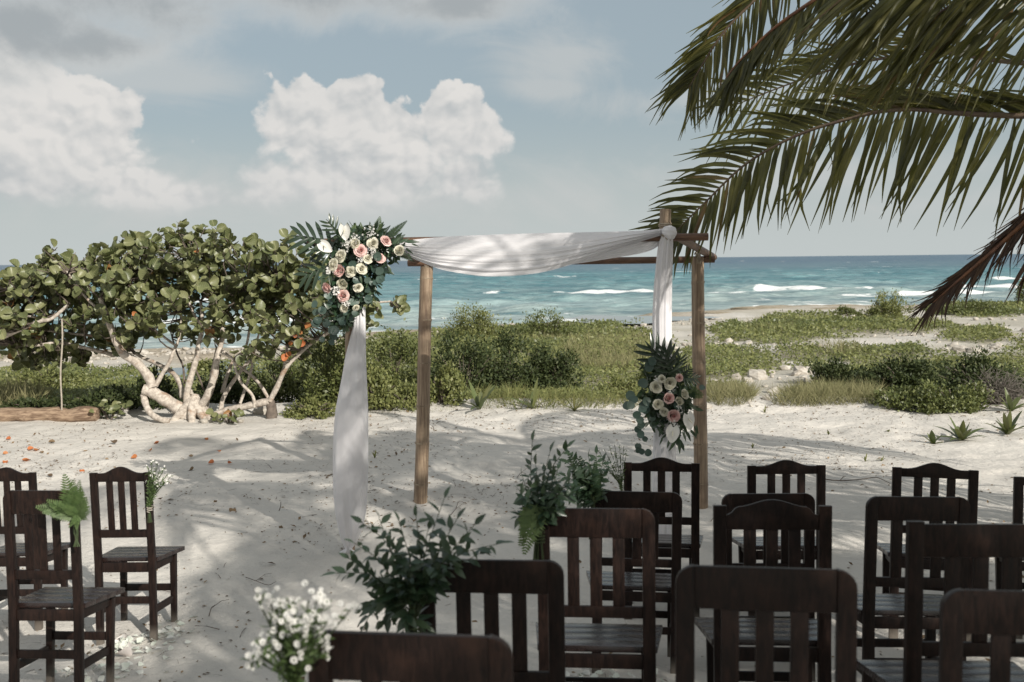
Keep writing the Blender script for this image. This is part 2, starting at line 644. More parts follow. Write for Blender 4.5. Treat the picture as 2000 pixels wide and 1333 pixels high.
# weathered bamboo
m, n, bs, out = material('bamboo'); M['bamboo'] = m
tc = n.new('ShaderNodeTexCoord'); oi = n.new('ShaderNodeObjectInfo')
mp = n.new('ShaderNodeMapping'); mp.inputs['Scale'].default_value = (22, 22, 0.9)
n.t.links.new(tc.outputs['Object'], mp.inputs[0])
off = n.new('ShaderNodeVectorMath', operation='ADD'); n.t.links.new(mp.outputs[0], off.inputs[0])
n.put(off.inputs[1], n.xyz(n.mul(oi.outputs['Random'], 40.0), 0.0, n.mul(oi.outputs['Random'], 9.0)))
g1 = n.noise(off.outputs[0], 3.0, 7, 0.7, 0.3)
g2 = n.noise(tc.outputs['Object'], 3.0, 4, 0.6)
c = n.mix(n.ss(g1, 0.3, 0.7), (0.14, 0.09, 0.058), (0.38, 0.29, 0.20))
c = n.mix(n.mul(n.ss(g2, 0.45, 0.7), 0.6), c, (0.12, 0.078, 0.052))
n.put(bs.inputs['Base Color'], c)
bs.inputs['Roughness'].default_value = 0.5
bump(n, bs, g1, 0.35, 0.006)
M['bamboo_beam'] = plain('bamboo_beam', (0.17, 0.095, 0.058), 0.5, (0.07, 0.038, 0.026), 5, 0.4, 0.3, (1.0, 14, 14))
M['ring'] = plain('node_ring', (0.36, 0.30, 0.22), 0.6, (0.16, 0.11, 0.07), 30)
M['lash'] = plain('lashing', (0.42, 0.36, 0.28), 0.8, (0.25, 0.2, 0.15), 40)


def cloth_mat(name, col, trans):
    m, n, bs, out = material(name)
    tc = n.new('ShaderNodeTexCoord')
    w = n.noise(tc.outputs['Object'], 420.0, 2, 0.5)
    w2 = n.noise(tc.outputs['Object'], 3.5, 4, 0.55)
    c = n.mix(n.mul(w2, 0.22), col, tuple(x * 0.86 for x in col))
    n.put(bs.inputs['Base Color'], c)
    bs.inputs['Roughness'].default_value = 0.85
    bs.inputs['Specular IOR Level'].default_value = 0.1
    bs.inputs['Sheen Weight'].default_value = 0.15
    bump(n, bs, n.add(n.mul(w, 0.15), w2), 0.25, 0.01)
    tr = n.new('ShaderNodeBsdfTranslucent'); n.put(tr.inputs['Color'], c)
    mx = n.new('ShaderNodeMixShader'); mx.inputs[0].default_value = trans
    n.t.links.new(bs.outputs[0], mx.inputs[1]); n.t.links.new(tr.outputs[0], mx.inputs[2])
    n.t.links.new(mx.outputs[0], out.inputs[0])
    return m


M['cloth'] = cloth_mat('white_voile', (0.84, 0.83, 0.85), 0.24)
M['rope'] = plain('rope', (0.5, 0.45, 0.38), 0.9)

M['frond'] = leaf_mat('palm_leaflet', [(0.018, 0.024, 0.009), (0.040, 0.045, 0.013), (0.12, 0.112, 0.032)], 0.36, 0.32, (0.30, 0.29, 0.07), 0.4, (0.11, 0.065, 0.03), 0.04)
M['frond_dry'] = leaf_mat('dry_palm_leaflet', [(0.035, 0.022, 0.018), (0.065, 0.04, 0.028), (0.11, 0.065, 0.036)], 0.6, 0.15, None, 0.3)
M['rachis'] = plain('palm_rachis', (0.16, 0.12, 0.075), 0.5, (0.09, 0.06, 0.05), 12)
M['rachis_dry'] = plain('dry_palm_rachis', (0.22, 0.10, 0.045), 0.6, (0.12, 0.06, 0.04), 12)
M['palm_trunk'] = plain('palm_trunk', (0.22, 0.19, 0.16), 0.9, (0.12, 0.10, 0.085), 9, 0.2, 0.6, (1, 1, 5))

# sea grape bark: pale grey with ruddy peeling patches
m, n, bs, out = material('sea_grape_bark'); M['bark'] = m
tc = n.new('ShaderNodeTexCoord')
g1 = n.noise(tc.outputs['Object'], 7.0, 6, 0.65, 0.4)
g2 = n.noise(tc.outputs['Object'], 26.0, 5, 0.6)
c = n.mix(n.ss(g2, 0.35, 0.65), (0.52, 0.47, 0.41), (0.33, 0.29, 0.25))
c = n.mix(n.mul(n.ss(g1, 0.53, 0.66), 0.65), c, (0.26, 0.15, 0.085))
n.put(bs.inputs['Base Color'], c)
bs.inputs['Roughness'].default_value = 0.85
bs.inputs['Specular IOR Level'].default_value = 0.2
bump(n, bs, g2, 0.6, 0.02)
M['bark_dark'] = plain('twig_bark', (0.17, 0.14, 0.115), 0.9, (0.085, 0.07, 0.06), 14, 0.2, 0.5)
M['grape'] = leaf_mat('sea_grape_leaf', [(0.055, 0.074, 0.028), (0.102, 0.120, 0.047), (0.185, 0.192, 0.092)], 0.42, 0.16, (0.25, 0.27, 0.06), 0.45, (0.26, 0.13, 0.045), 0.008, vein=(0.30, 0.30, 0.16))
M['grape_orange'] = leaf_mat('orange_sea_grape_leaf', [(0.36, 0.10, 0.03), (0.46, 0.15, 0.05), (0.40, 0.19, 0.07)], 0.6, 0.25)
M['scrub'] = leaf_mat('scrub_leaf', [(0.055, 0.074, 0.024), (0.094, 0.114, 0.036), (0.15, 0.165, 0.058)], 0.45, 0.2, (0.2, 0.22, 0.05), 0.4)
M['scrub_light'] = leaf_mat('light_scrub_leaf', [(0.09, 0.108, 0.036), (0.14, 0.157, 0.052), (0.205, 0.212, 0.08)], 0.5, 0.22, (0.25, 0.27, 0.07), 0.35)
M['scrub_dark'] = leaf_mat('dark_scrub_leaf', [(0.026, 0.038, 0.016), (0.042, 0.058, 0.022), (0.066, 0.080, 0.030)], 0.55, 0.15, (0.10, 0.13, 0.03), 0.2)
M['dry_grass'] = leaf_mat('dry_grass_blade', [(0.13, 0.135, 0.058), (0.18, 0.175, 0.085), (0.25, 0.23, 0.125)], 0.7, 0.2, None, 0.2)
M['grass'] = leaf_mat('grass_blade', [(0.10, 0.12, 0.038), (0.15, 0.165, 0.055), (0.22, 0.21, 0.085)], 0.6, 0.25, None, 0.3)
M['lily'] = leaf_mat('spider_lily_blade', [(0.06, 0.09, 0.025), (0.10, 0.125, 0.04), (0.16, 0.17, 0.065)], 0.4, 0.2, None, 0.5)
M['grey_twig'] = plain('grey_twigs', (0.20, 0.18, 0.155), 0.9, (0.13, 0.115, 0.10), 30)
M['euc'] = leaf_mat('eucalyptus_leaf', [(0.030, 0.062, 0.050), (0.050, 0.088, 0.070), (0.085, 0.125, 0.10)], 0.42, 0.12, None, 0.5)
M['ruscus'] = leaf_mat('ruscus_leaf', [(0.016, 0.038, 0.022), (0.028, 0.058, 0.032), (0.060, 0.095, 0.052)], 0.32, 0.18, (0.16, 0.2, 0.06), 0.6)
M['xan'] = leaf_mat('lobed_leaf', [(0.014, 0.028, 0.016), (0.024, 0.042, 0.022), (0.034, 0.055, 0.026)], 0.28, 0.08, None, 0.6)
M['fern'] = leaf_mat('fern_leaf', [(0.055, 0.095, 0.032), (0.08, 0.125, 0.042), (0.10, 0.15, 0.055)], 0.5, 0.25, (0.2, 0.28, 0.06), 0.4)
M['fern_dark'] = leaf_mat('dark_fern_leaf', [(0.02, 0.045, 0.022), (0.032, 0.06, 0.028), (0.05, 0.08, 0.035)], 0.5, 0.2, None, 0.4)
M['stem'] = plain('green_stem', (0.05, 0.07, 0.028), 0.5, (0.03, 0.045, 0.018))
M['petal_cream'] = leaf_mat('cream_petal', [(0.62, 0.60, 0.46), (0.68, 0.65, 0.52), (0.72, 0.70, 0.6)], 0.55, 0.2, None, 0.2)
M['petal_pink'] = leaf_mat('pink_petal', [(0.74, 0.46, 0.42), (0.78, 0.53, 0.49), (0.80, 0.60, 0.56)], 0.55, 0.2, None, 0.2)
M['petal_deep'] = leaf_mat('deep_pink_petal', [(0.66, 0.29, 0.28), (0.72, 0.36, 0.34), (0.74, 0.42, 0.40)], 0.55, 0.2, None, 0.2)
M['petal_white'] = leaf_mat('white_petal', [(0.72, 0.71, 0.66), (0.76, 0.75, 0.71), (0.8, 0.79, 0.76)], 0.5, 0.15, None, 0.3)
M['petal_pale'] = leaf_mat('scattered_petal', [(0.58, 0.63, 0.55), (0.66, 0.69, 0.62), (0.74, 0.74, 0.70)], 0.6, 0.2, None, 0.2)
M['paper'] = plain('paper', (0.66, 0.62, 0.60), 0.8, (0.6, 0.56, 0.54))
M['litter'] = leaf_mat('leaf_litter', [(0.07, 0.05, 0.035), (0.14, 0.10, 0.06), (0.24, 0.17, 0.10)], 0.8, 0.0, None, 0.2)
M['rock'] = plain('coral_rock', (0.50, 0.47, 0.42), 0.9, (0.28, 0.25, 0.21), 7, 0.2, 0.7)
M['ledge'] = plain('ledge_rock', (0.36, 0.31, 0.235), 0.9, (0.19, 0.165, 0.12), 3, 0.2, 0.7)
M['log'] = plain('driftwood', (0.34, 0.25, 0.175), 0.85, (0.13, 0.085, 0.058), 4, 0.2, 0.6, (1, 9, 9))
M['pool'] = None

# ================================================================== SETTING: sand, sea
def axis(fine0, fine1, step, lo, hi, grow=1.09):
    a = list(np.arange(fine0, fine1 + 1e-6, step))
    s = step; x = fine1; up = []
    while x < hi:
        s *= grow; x += s; up.append(x)
    s = step; x = fine0; dn = []
    while x > lo:
        s *= grow; x -= s; dn.append(x)
    return np.array(dn[::-1] + a + up)


def pix_ellipses(px, py, ells):
    """how far inside the listed ellipses (photograph pixels on the ground) each ground point lies"""
    best = np.full(len(px), -9.0)
    for (cx, cy, rx, ry) in ells:
        d = 1 - np.sqrt(((px - cx) / rx) ** 2 + ((py - cy) / ry) ** 2)
        best = np.maximum(best, d)
    return best


# where low green cover grows on the coral sand
GREEN = [(1520, 650, 130, 26), (1560, 640, 100, 24), (1720, 640, 150, 14), (1420, 708, 100, 34), (1570, 694, 56, 13), (1710, 694, 100, 18),
         (1910, 657, 70, 14), (1800, 730, 240, 34), (1620, 778, 120, 22), (1880, 780, 190, 28), (1930, 606, 110, 13),
         (1420, 768, 50, 24), (1190, 668, 110, 42), (1050, 662, 90, 22), (960, 700, 190, 55), (1120, 716, 160, 50), (780, 715, 90, 54),
         (1050, 778, 240, 24), (820, 760, 120, 45), (640, 740, 90, 62), (480, 750, 120, 36), (250, 770, 170, 36), (90, 750, 130, 36),
         (80, 790, 120, 20), (640, 805, 100, 18), (1280, 745, 110, 50), (1230, 700, 80, 30), (-300, 760, 300, 70), (2300, 700, 300, 90)]
BARE = [(1560, 740, 60, 20), (1480, 750, 30, 22), (1460, 620, 40, 20), (1340, 655, 60, 14), (1250, 645, 60, 10), (1640, 715, 26, 8), (1760, 675, 130, 9)]


def cover(x, y):
    """0..1 how densely the ground is overgrown"""
    z = ground(x, y)
    px, py = project(np.stack([x, y, z], 1))
    d = pix_ellipses(px, py, GREEN)
    b = pix_ellipses(px, py, BARE)
    n = (fbm(x * 0.55, y * 0.42, 3, 4) - 0.5) * 1.9 + (fbm(x * 2.2, y * 1.6, 9, 3) - 0.5) * 0.9
    c = np.clip((d * 2.2 + n + 0.26) / 0.55, 0, 1)
    c = np.where(b > 0, c * np.clip(1 - b * 4, 0, 1), c)
    edge = 13.55 + 0.7 * (fbm(x * 0.8, x * 0 + 1.5, 41, 3) - 0.3)
    c = c * np.clip((y - edge) / 0.35, 0, 1)
    c = c * np.clip((shore(x) - 3 - y) / 4, 0, 1)
    return c


gx = axis(-5.5, 5.5, 0.045, -3000, 3000, 1.06)
gy = axis(1.4, 14.5, 0.045, -3000, 150, 1.045)
GX, GY = np.meshgrid(gx, gy)
gzv = ground(GX.ravel(), GY.ravel())
nx, ny = len(gx), len(gy)
ii = np.arange(ny - 1)[:, None] * nx + np.arange(nx - 1)[None]
gf = np.stack([ii, ii + 1, ii + nx + 1, ii + nx], -1).reshape(-1, 4)
gme = quick_mesh('sand_ground', np.stack([GX.ravel(), GY.ravel(), gzv], 1), gf)
fx, fy = GX.ravel(), GY.ravel()
inview = (fy > 12) & (fy < 100) & (np.abs(fx) < fy * 0.75)
veg = np.zeros(len(fx)); veg[inview] = np.maximum(cover(fx[inview], fy[inview]), np.clip((fy[inview] - 13.6) / 1.5, 0, 1) * np.clip(fbm(fx[inview] * .7, fy[inview] * .5, 19) * 1.5 - .35, 0, .55))
at = gme.attributes.new('veg', 'FLOAT', 'POINT'); at.data.foreach_set('value', veg.astype(np.float32))
sd = shore(fx) - fy
rockm = np.clip((12 - sd) / 6 + (fbm(fx * 0.12, fy * 0.12, 61) - 0.5) * 3, 0, 1) * (fy > 25)
at = gme.attributes.new('rock', 'FLOAT', 'POINT'); at.data.foreach_set('value', rockm.astype(np.float32))
m, n, bs, out = material('coral_sand')
gme.materials.append(m)
tc = n.new('ShaderNodeTexCoord')
av = n.new('ShaderNodeAttribute', attribute_name='veg'); ar = n.new('ShaderNodeAttribute', attribute_name='rock')
n1 = n.noise(tc.outputs['Object'], 0.8, 6, 0.6)
n2 = n.noise(tc.outputs['Object'], 14.0, 6, 0.68)
n3 = n.noise(tc.outputs['Object'], 120.0, 3, 0.6)
n4 = n.noise(tc.outputs['Object'], 3.4, 5, 0.6)
c = n.mix(n.ss(n1, 0.3, 0.7), (0.64, 0.61, 0.56), (0.54, 0.515, 0.475))
c = n.mix(n.mul(n.ss(n2, 0.56, 0.74), 0.32), c, (0.27, 0.245, 0.215))
c = n.mix(n.mul(n.ss(n3, 0.60, 0.75), 0.35), c, (0.22, 0.20, 0.18))
c = n.mix(n.mul(n.ss(n3, 0.42, 0.28), 0.30), c, (0.68, 0.66, 0.61))
soil = n.mix(n.ss(n2, 0.35, 0.65), (0.155, 0.145, 0.075), (0.30, 0.27, 0.19))
c = n.mix(n.mul(av.outputs['Fac'], 0.85), c, soil)
rk = n.mix(n.ss(n4, 0.35, 0.62), (0.43, 0.37, 0.28), (0.24, 0.20, 0.145))
c = n.mix(n.mul(ar.outputs['Fac'], 0.9), c, rk)
n.put(bs.inputs['Base Color'], c)
bs.inputs['Roughness'].default_value = 0.95
bs.inputs['Specular IOR Level'].default_value = 0.15
bump(n, bs, n.add(n.add(n2, n.mul(n3, 0.35)), n.mul(n4, 1.2)), 0.75, 0.03)
tag(put('sand_ground', gme), kind='structure')

# ---- sea
s_in = np.linspace(-0.66, 0.66, 560)
s_cols = np.concatenate([[-14, -6, -3, -1.8, -1.2, -0.9, -0.75], s_in, [0.75, 0.9, 1.2, 1.8, 3, 6, 14]])
yr = list(np.geomspace(34, 330, 640)) + list(np.geomspace(345, 24000, 40))
yr = np.array(yr)
SX = s_cols[None] * yr[:, None]; SY = np.repeat(yr[:, None], len(s_cols), 1)
x, y = SX.ravel(), SY.ravel()
fade = np.clip(1 - (y - 200) / 140, 0, 1) * np.clip((y - shore(x) + 4) / 18, 0.25, 1)
h = np.zeros(len(x))
wr = np.random.default_rng(3)
for k in range(16):
    lam = wr.uniform(1.6, 9.5); th = wr.normal(0, 0.34); ph = wr.uniform(0, 6.28)
    amp = 0.0085 * lam ** 0.85
    ph2 = (x * math.sin(th) + y * math.cos(th)) * 2 * math.pi / lam + ph + 2.2 * fbm(x * 0.05 + k, y * 0.07, 100 + k, 2)
    s = np.sin(ph2)
    h += amp * (s + 0.35 * np.cos(2 * ph2)) * (0.5 + fbm(x * 0.06, y * 0.1, 200 + k, 2))
h += (fbm(x * 0.5, y * 1.4, 55, 4) - 0.5) * 0.16
h *= fade * 1.5
foam = np.zeros(len(x))


def seg(xx, a, b, soft=2.0):
    return np.clip((xx - a) / soft, 0, 1) * np.clip((b - xx) / soft, 0, 1)


wig = 3.0 * (fbm(x * 0.06, x * 0 + 2, 71, 3) - 0.5)
lace = fbm(x * 0.55, y * 0.9, 81, 4)
for (yb, a, b, hh, wide, fo) in [(99, -4, 0, 0.3, 1.0, .7), (101, 0, 3, 0.5, 1.6, 0), (97, 2, 15, 0.36, 1.5, 1.0), (104, 16, 24, 0.6, 2.0, 0.0), (105, 19, 20.5, 0.7, 1.4, 1.0),
                                 (100, 23, 38, 0.40, 1.9, 1.0), (93, 17, 34, 0.2, 1.1, .6), (102, 44, 53, 0.4, 1.4, .9), (86, 27, 46, 0.2, 1.2, .7),
                                 (121, -40, -26, 0.4, 1.5, .3), (132, 30, 44, 0.35, 1.5, .25), (90, -42, -24, .3, 1.4, .8), (74, -30, -14, .22, 1.6, .9), (58, -22, -9, .16, 1.4, .9), (128, 60, 80, .4, 2, 1)]:
    m_ = seg(x, a, b)
    d = y - (yb + wig)
    h += hh * m_ * np.exp(-(d / 1.5) ** 2)
    foam = np.maximum(foam, fo * m_ * np.exp(-((d + wide * 0.5) / wide) ** 2) * np.clip(2.0 * lace + 0.05, 0, 1.3))
dsh = y - shore(x)
for (o, wd, st) in [(1.2, 1.0, 0.8), (4.5, 1.3, 0.55), (9, 1.8, 0.45), (15, 1.6, .35)]:
    foam = np.maximum(foam, st * np.exp(-((dsh - o - 2.5 * (fbm(x * 0.09, x * 0 + o, 91, 3) - .5)) / wd) ** 2) * np.clip(3.2 * (lace - 0.36), 0, 1))
far_caps = np.clip((fbm(x * 0.10, y * 0.30, 95, 4) - 0.70) * 9, 0, 1) * np.clip((y - 110) / 60, 0, 1) * np.clip(1 - (y - 900) / 900, 0, 1)
foam = np.maximum(foam, 0.55 * far_caps)
sz = SEA_Z + h
sf = np.arange(len(yr) - 1)[:, None] * len(s_cols) + np.arange(len(s_cols) - 1)[None]
sface = np.stack([sf, sf + 1, sf + len(s_cols) + 1, sf + len(s_cols)], -1).reshape(-1, 4)
sme = quick_mesh('sea', np.stack([x, y, sz], 1), sface)
at = sme.attributes.new('foam', 'FLOAT', 'POINT'); at.data.foreach_set('value', np.clip(foam, 0, 1).astype(np.float32))
depth = np.clip((y - shore(x)) / 100.0, 0, 12)
at = sme.attributes.new('offshore', 'FLOAT', 'POINT'); at.data.foreach_set('value', depth.astype(np.float32))
m, n, bs, out = material('sea_water')
sme.materials.append(m)
tc = n.new('ShaderNodeTexCoord')
af = n.new('ShaderNodeAttribute', attribute_name='foam'); ad = n.new('ShaderNodeAttribute', attribute_name='offshore')
pat = n.noise(tc.outputs['Object'], 0.02, 3, 0.5)
dep = n.add(ad.outputs['Fac'], n.mul(n.sub(pat, 0.5), 0.9))
ramp = n.new('ShaderNodeValToRGB')
E = ramp.color_ramp.elements
E[0].position = 0.0; E[0].color = (0.34, 0.40, 0.38, 1)
E[1].position = 1.0; E[1].color = (0.022, 0.062, 0.125, 1)
for p_, c_ in ((0.05, (0.24, 0.33, 0.33)), (0.10, (0.14, 0.25, 0.265)), (0.24, (0.09, 0.20, 0.225)), (0.42, (0.06, 0.13, 0.17))):
    e_ = E.new(p_); e_.color = (*c_, 1)
n.put(ramp.inputs[0], n.div(dep, 6.0))
mpw = n.new('ShaderNodeMapping'); mpw.inputs['Scale'].default_value = (0.35, 1.0, 1)
n.t.links.new(tc.outputs['Object'], mpw.inputs[0])
w1 = n.noise(mpw.outputs[0], 1.7, 6, 0.62, 0.4)
w2 = n.noise(mpw.outputs[0], 0.22, 6, 0.6, 0.3)
lac = n.noise(tc.outputs['Object'], 1.6, 5, 0.65)
fo = n.ss(n.add(af.outputs['Fac'], n.mul(n.sub(lac, 0.5), 0.9)), 0.34, 0.62)
w5 = n.noise(mpw.outputs[0], 0.075, 9, 0.72, 0.3)
w6 = n.noise(mpw.outputs[0], 0.5, 7, 0.7, 0.3)
base_ = n.mix(n.mul(n.ss(n.add(n.mul(w5, .55), n.mul(w6, .45)), 0.50, 0.40), 0.42), ramp.outputs[0], (0.30, 0.40, 0.41))  # pale streaks stand for specular glint, mixed into the water colour
base_ = n.mix(n.mul(n.ss(n.add(n.mul(w5, .55), n.mul(w6, .45)), 0.49, 0.58), 0.62), base_, (0.03, 0.10, 0.13))
wv = n.mix(n.mul(n.ss(n.add(n.mul(w1, .5), n.mul(w2, .5)), 0.44, 0.60), 0.45), base_, (0.035, 0.105, 0.13))
c = n.mix(fo, wv, (0.66, 0.69, 0.69))
n.put(bs.inputs['Base Color'], c)
n.put(bs.inputs['Roughness'], n.ss(fo, 0, 1, 0.30, 0.9))
bs.inputs['Specular IOR Level'].default_value = 0.32
bump(n, bs, n.add(n.mul(w1, 0.45), n.mul(w2, 2.2)), 0.9, 0.5)
tag(put('sea', sme), kind='structure')

# tidal pools on the rock shelf
m, n, bs, out = material('tidal_pool_water')
bs.inputs['Base Color'].default_value = (0.13, 0.16, 0.16, 1); bs.inputs['Roughness'].default_value = 0.05
M['pool'] = m
for (px_, py_, rx_, ry_, sd_) in [(1238, 632, 3.3, 3.0, 1), (505, 726, 2.6, 1.6, 2)]:
    c0 = PG(px_, py_)
    pts = []
    for k in range(36):
        a = 2 * math.pi * k / 36
        r_ = 1 + 0.25 * math.sin(3 * a + sd_) + 0.15 * math.sin(7 * a)
        pts.append((c0.x + rx_ * r_ * math.cos(a), c0.y + ry_ * r_ * math.sin(a)))
    top = max(gz(*p_) for p_ in pts[::3])
    mb = MB(); mb.face([(p_[0], p_[1], top + 0.02) for p_ in pts])
    tag(mb.build('tidal_pool', M['pool'], smooth=False), kind='structure')


# ---- rocks, log
def rock_mesh(name, seed, mat, flat=0.7, sub=3):
    bm = bmesh.new()
    bmesh.ops.create_icosphere(bm, subdivisions=sub, radius=1)
    rr = random.Random(seed)
    dirs = [Vector((rr.gauss(0, 1), rr.gauss(0, 1), rr.gauss(0, 1))).normalized() for _ in range(9)]
    offs = [rr.uniform(0.62, 0.95) for _ in dirs]
    for v in bm.verts:
        p = v.co.copy()
        for d_, o_ in zip(dirs, offs):
            e_ = p.dot(d_) - o_
            if e_ > 0:
                p -= d_ * e_ * 0.85
        q = 1 + 0.10 * (float(vnoise(np.array([p.x * 3 + seed]), np.array([p.y * 3 + p.z * 2]), seed)[0]) - 0.5)
        v.co = Vector((p.x * q, p.y * q, p.z * q * flat))
    me = bpy.data.meshes.new(name); bm.to_mesh(me); bm.free()
    me.materials.append(mat)
    me.polygons.foreach_set('use_smooth', np.full(len(me.polygons), True)); me.set_sharp_from_angle(angle=R(35))
    return me


ROCKS = [rock_mesh('rock', k, M['rock'], 0.65, 2) for k in range(4)]
LEDGES = [rock_mesh('ledge_rock', 10 + k, M['ledge'], 0.5) for k in range(3)]
for (px_, py_, wpx, lab) in [(1402, 641, 20, 'rounded white boulder beside the right rear bamboo post, on the shore side'),
                             (1384, 642, 14, 'smaller pale boulder touching the white boulder beyond the right rear post'),
                             (1905, 624, 14, 'small white rock among the low green cover near the drooping dead frond'),
                             (1596, 657, 9, 'lone pale stone in the green ground cover below the round shore bush')]:
    p = PG(px_, py_)
    o = put('boulder', ROCKS[px_ % 4], None, (p.x, p.y, p.z + 0.05))
    s = wpx / F * p.y / 2
    o.scale = (s, s * 0.9, s); o.rotation_euler = (0, 0, px_)
    tag(o, lab, 'rock')
led = [(480, 712, 110, 'broad low rock ledge seen between the sea grape stems'), (600, 700, 90, 'tan rock ledge in front of the surf, right part of the sea grape gap'),
       (1480, 603, 110, 'long pale limestone ledge at the waterline left of the round shore bush'), (1620, 603, 130, 'brown layered limestone ledge behind the round shore bush'),
       (1170, 633, 120, 'dark wet rock ledge left of the tidal pool'), (1330, 622, 90, 'rock ledge behind the right hanging drape'),
       (800, 664, 150, 'low tan rock ledge behind the left rear bamboo post'), (270, 726, 90, 'flat pale ledge rock left of the sea grape trunk'), (1400, 612, 70, 'low broken ledge right of the rear bamboo post'),
       (1760, 605, 60, 'short ledge block beside the round shore bush, seaward of it')]
for k, (px_, py_, wpx, lab) in enumerate(led):
    p = PG(px_, py_)
    o = put('rock_ledge', LEDGES[k % 3], None, (p.x, p.y, p.z - 0.02))
    s = wpx / F * p.y / 2
    o.scale = (s, s * 0.55, min(0.42, 0.16 * s)); o.rotation_euler = (0, 0, 0.3 * math.sin(k * 2.1))
    tag(o, lab, 'rock ledge')
# small coral stones strewn over the bare patches: nobody could count them
pts = []
while len(pts) < 1500:
    X = rng.uniform(-16, 30, 6000); Y = rng.uniform(13.3, 50, 6000)
    keep = (np.abs(X) < Y * 0.56) & (rng.random(6000) < np.clip(fbm(X * .3, Y * .3, 33) - .38, 0, 1) * 2.2) & (shore(X) - Y > 1)
    cv = cover(X[keep], Y[keep])
    k2 = cv < 0.5
    pts += list(zip(X[keep][k2], Y[keep][k2]))
pts = np.array(pts[:1500])
rv = np.array([v.co[:] for v in rock_mesh('coral_stone', 5, M['rock'], 0.6, 1).vertices])
rme = rock_mesh('coral_stone', 5, M['rock'], 0.6, 1)
rf = np.array([list(p.vertices) for p in rme.polygons])
sz_ = rng.gamma(1.6, 0.032, len(pts)) + 0.012
nrm = rng.normal(0, 0.3, (len(pts), 3)) + (0, 0, 1)
o = put('coral_stones', joined('coral_stones', rv, rf, frame_mats(nrm, rng.uniform(0, 6.28, len(pts)), sz_), np.stack([pts[:, 0], pts[:, 1], ground(pts[:, 0], pts[:, 1]) + sz_ * 0.2], 1), [M['rock']], False))
tag(o, 'pale coral stones strewn over the bare shore ground', 'stones', kind='stuff')
# stones heaped round the foot of the sea grape
for (px_, py_, wpx, lab) in [(420, 822, 24, 'white stone at the foot of the sea grape, between its two root clumps'), (398, 826, 18, 'small white stone just left of the root stones'),
                             (446, 818, 20, 'pale stone against the low sideways sea grape limb'), (510, 806, 34, 'grey stone under the dark stump of the sea grape'),
                             (470, 826, 16, 'little pale stone on the sand edge below the sideways limb'), (662, 812, 14, 'small stone at the scrub edge left of the hanging drape')]:
    p = PG(px_, py_)
    o = put('stone', ROCKS[(px_ + py_) % 4], None, (p.x, p.y, p.z + 0.02))
    s = wpx / F * p.y / 2
    o.scale = (s, s, s); o.rotation_euler = (0, 0, px_)
    tag(o, lab, 'stone')

a, b = PG(-60, 826), PG(192, 822)
mb = MB()
npt = 14
pp = [a.lerp(b, k / (npt - 1)) + Vector((0, 0, 0.07 + 0.012 * math.sin(k * 1.7))) for k in range(npt)]
mb.tube(pp, [0.105 + 0.016 * math.sin(k * 2.3) for k in range(npt)], 12, wob=0.09, seed=4)
tag(mb.build('driftwood_log', M['log']), 'reddish weathered driftwood log lying on the sand left of the sea grape', 'log')

# ================================================================== WEDDING ARCH
FL, FR = PG(683, 1072), PG(1297, 1084)
BL, BR = PG(821, 979), PG(1369, 988)
FL = Vector((FL.x, 7.0, gz(FL.x, 7.0))); FR = Vector((FR.x, 6.95, gz(FR.x, 6.95)))


def bamboo_post(parent, base, top, r0, r1, first, gap, n=14):
    mb = MB(); L = (top - base).length; d = (top - base).normalized()
    zs = []; nodes = []
    z = first
    while z < L - 0.05:
        nodes.append(z); z += gap * random.uniform(0.93, 1.07)
    st = sorted([-0.12, 0.0] + [q + e for q in nodes for e in (-0.03, -0.008, 0.004, 0.014, 0.035)] + [L])
    st = [s for s in st if s <= L]
    rows_r = []
    for s in st:
        r = lerp(r0, r1, max(0, s) / L)
        for q in nodes:
            e = s - q
            if abs(e) < 0.05:
                r *= 1 + 0.05 * math.exp(-(e / 0.012) ** 2) - 0.03 * math.exp(-((e - 0.01) / 0.004) ** 2)
        rows_r.append(r)
    mb.tube([base + d * s + Vector((0.004 * math.sin(s * 3), 0, 0)) for s in st], rows_r, n)
    o = mb.build('bamboo_post', M['bamboo'], parent)
    for q in nodes:
        rm = MB(); r = lerp(r0, r1, q / L) * 1.055
        rm.tube([base + d * (q - 0.005), base + d * (q + 0.005)], [r, r], n)
        rm.build('node_ring', M['ring'], o)
    return o


arch = thing('wedding_arch', 'brown bamboo wedding arch with four posts and crossbeams on the sand', 'wedding arch', (0, 0, 0))
FLt = P(688, 455, 7.02); FRt = P(1299, 409, 6.98)
bamboo_post(arch, FL, FLt, 0.040, 0.038, 0.25, 0.31)
bamboo_post(arch, FR, FRt, 0.040, 0.039, 0.25, 0.31)
BLt = P(834, 513, BL.y); BRt = P(1363, 503, BR.y)
bamboo_post(arch, BL, BLt, 0.060, 0.054, 0.16, 0.345)
bamboo_post(arch, BR, BRt, 0.058, 0.050, 0.20, 0.345)


def beam(name, a, b, r, n=10):
    mb = MB()
    mb.tube([a.lerp(b, t) for t in (0, .03, .06, .3, .5, .7, .97, 1)], [r * .97, r, r, r * 1.02, r, r * 1.02, r, r * .97], n)
    return mb.build(name, M['bamboo_beam'], arch)


beam('front_beam', P(600, 474, 7.07), P(1383, 463, 6.93), 0.027)
beam('rear_beam', P(797, 514.5, BL.y - 0.02), P(1396, 507, BR.y - 0.01), 0.028)
beam('side_beam', P(1322, 462, 7.0), P(1394, 503, 8.36), 0.03)
beam('side_beam', P(690, 468, 7.0), P(833, 508, 8.56), 0.03)


def lash(c, ax, r, turns=3):
    mb = MB(); ax = Vector(ax).normalized(); u = ax.orthogonal().normalized(); w = ax.cross(u)
    N = turns * 12
    mb.tube([c + ax * (0.012 * (k / 12 - turns / 2)) + (u * math.cos(k * math.pi / 6) + w * math.sin(k * math.pi / 6)) * r for k in range(N + 1)], 0.0055, 6)
    mb.build('lashing', M['lash'], arch)


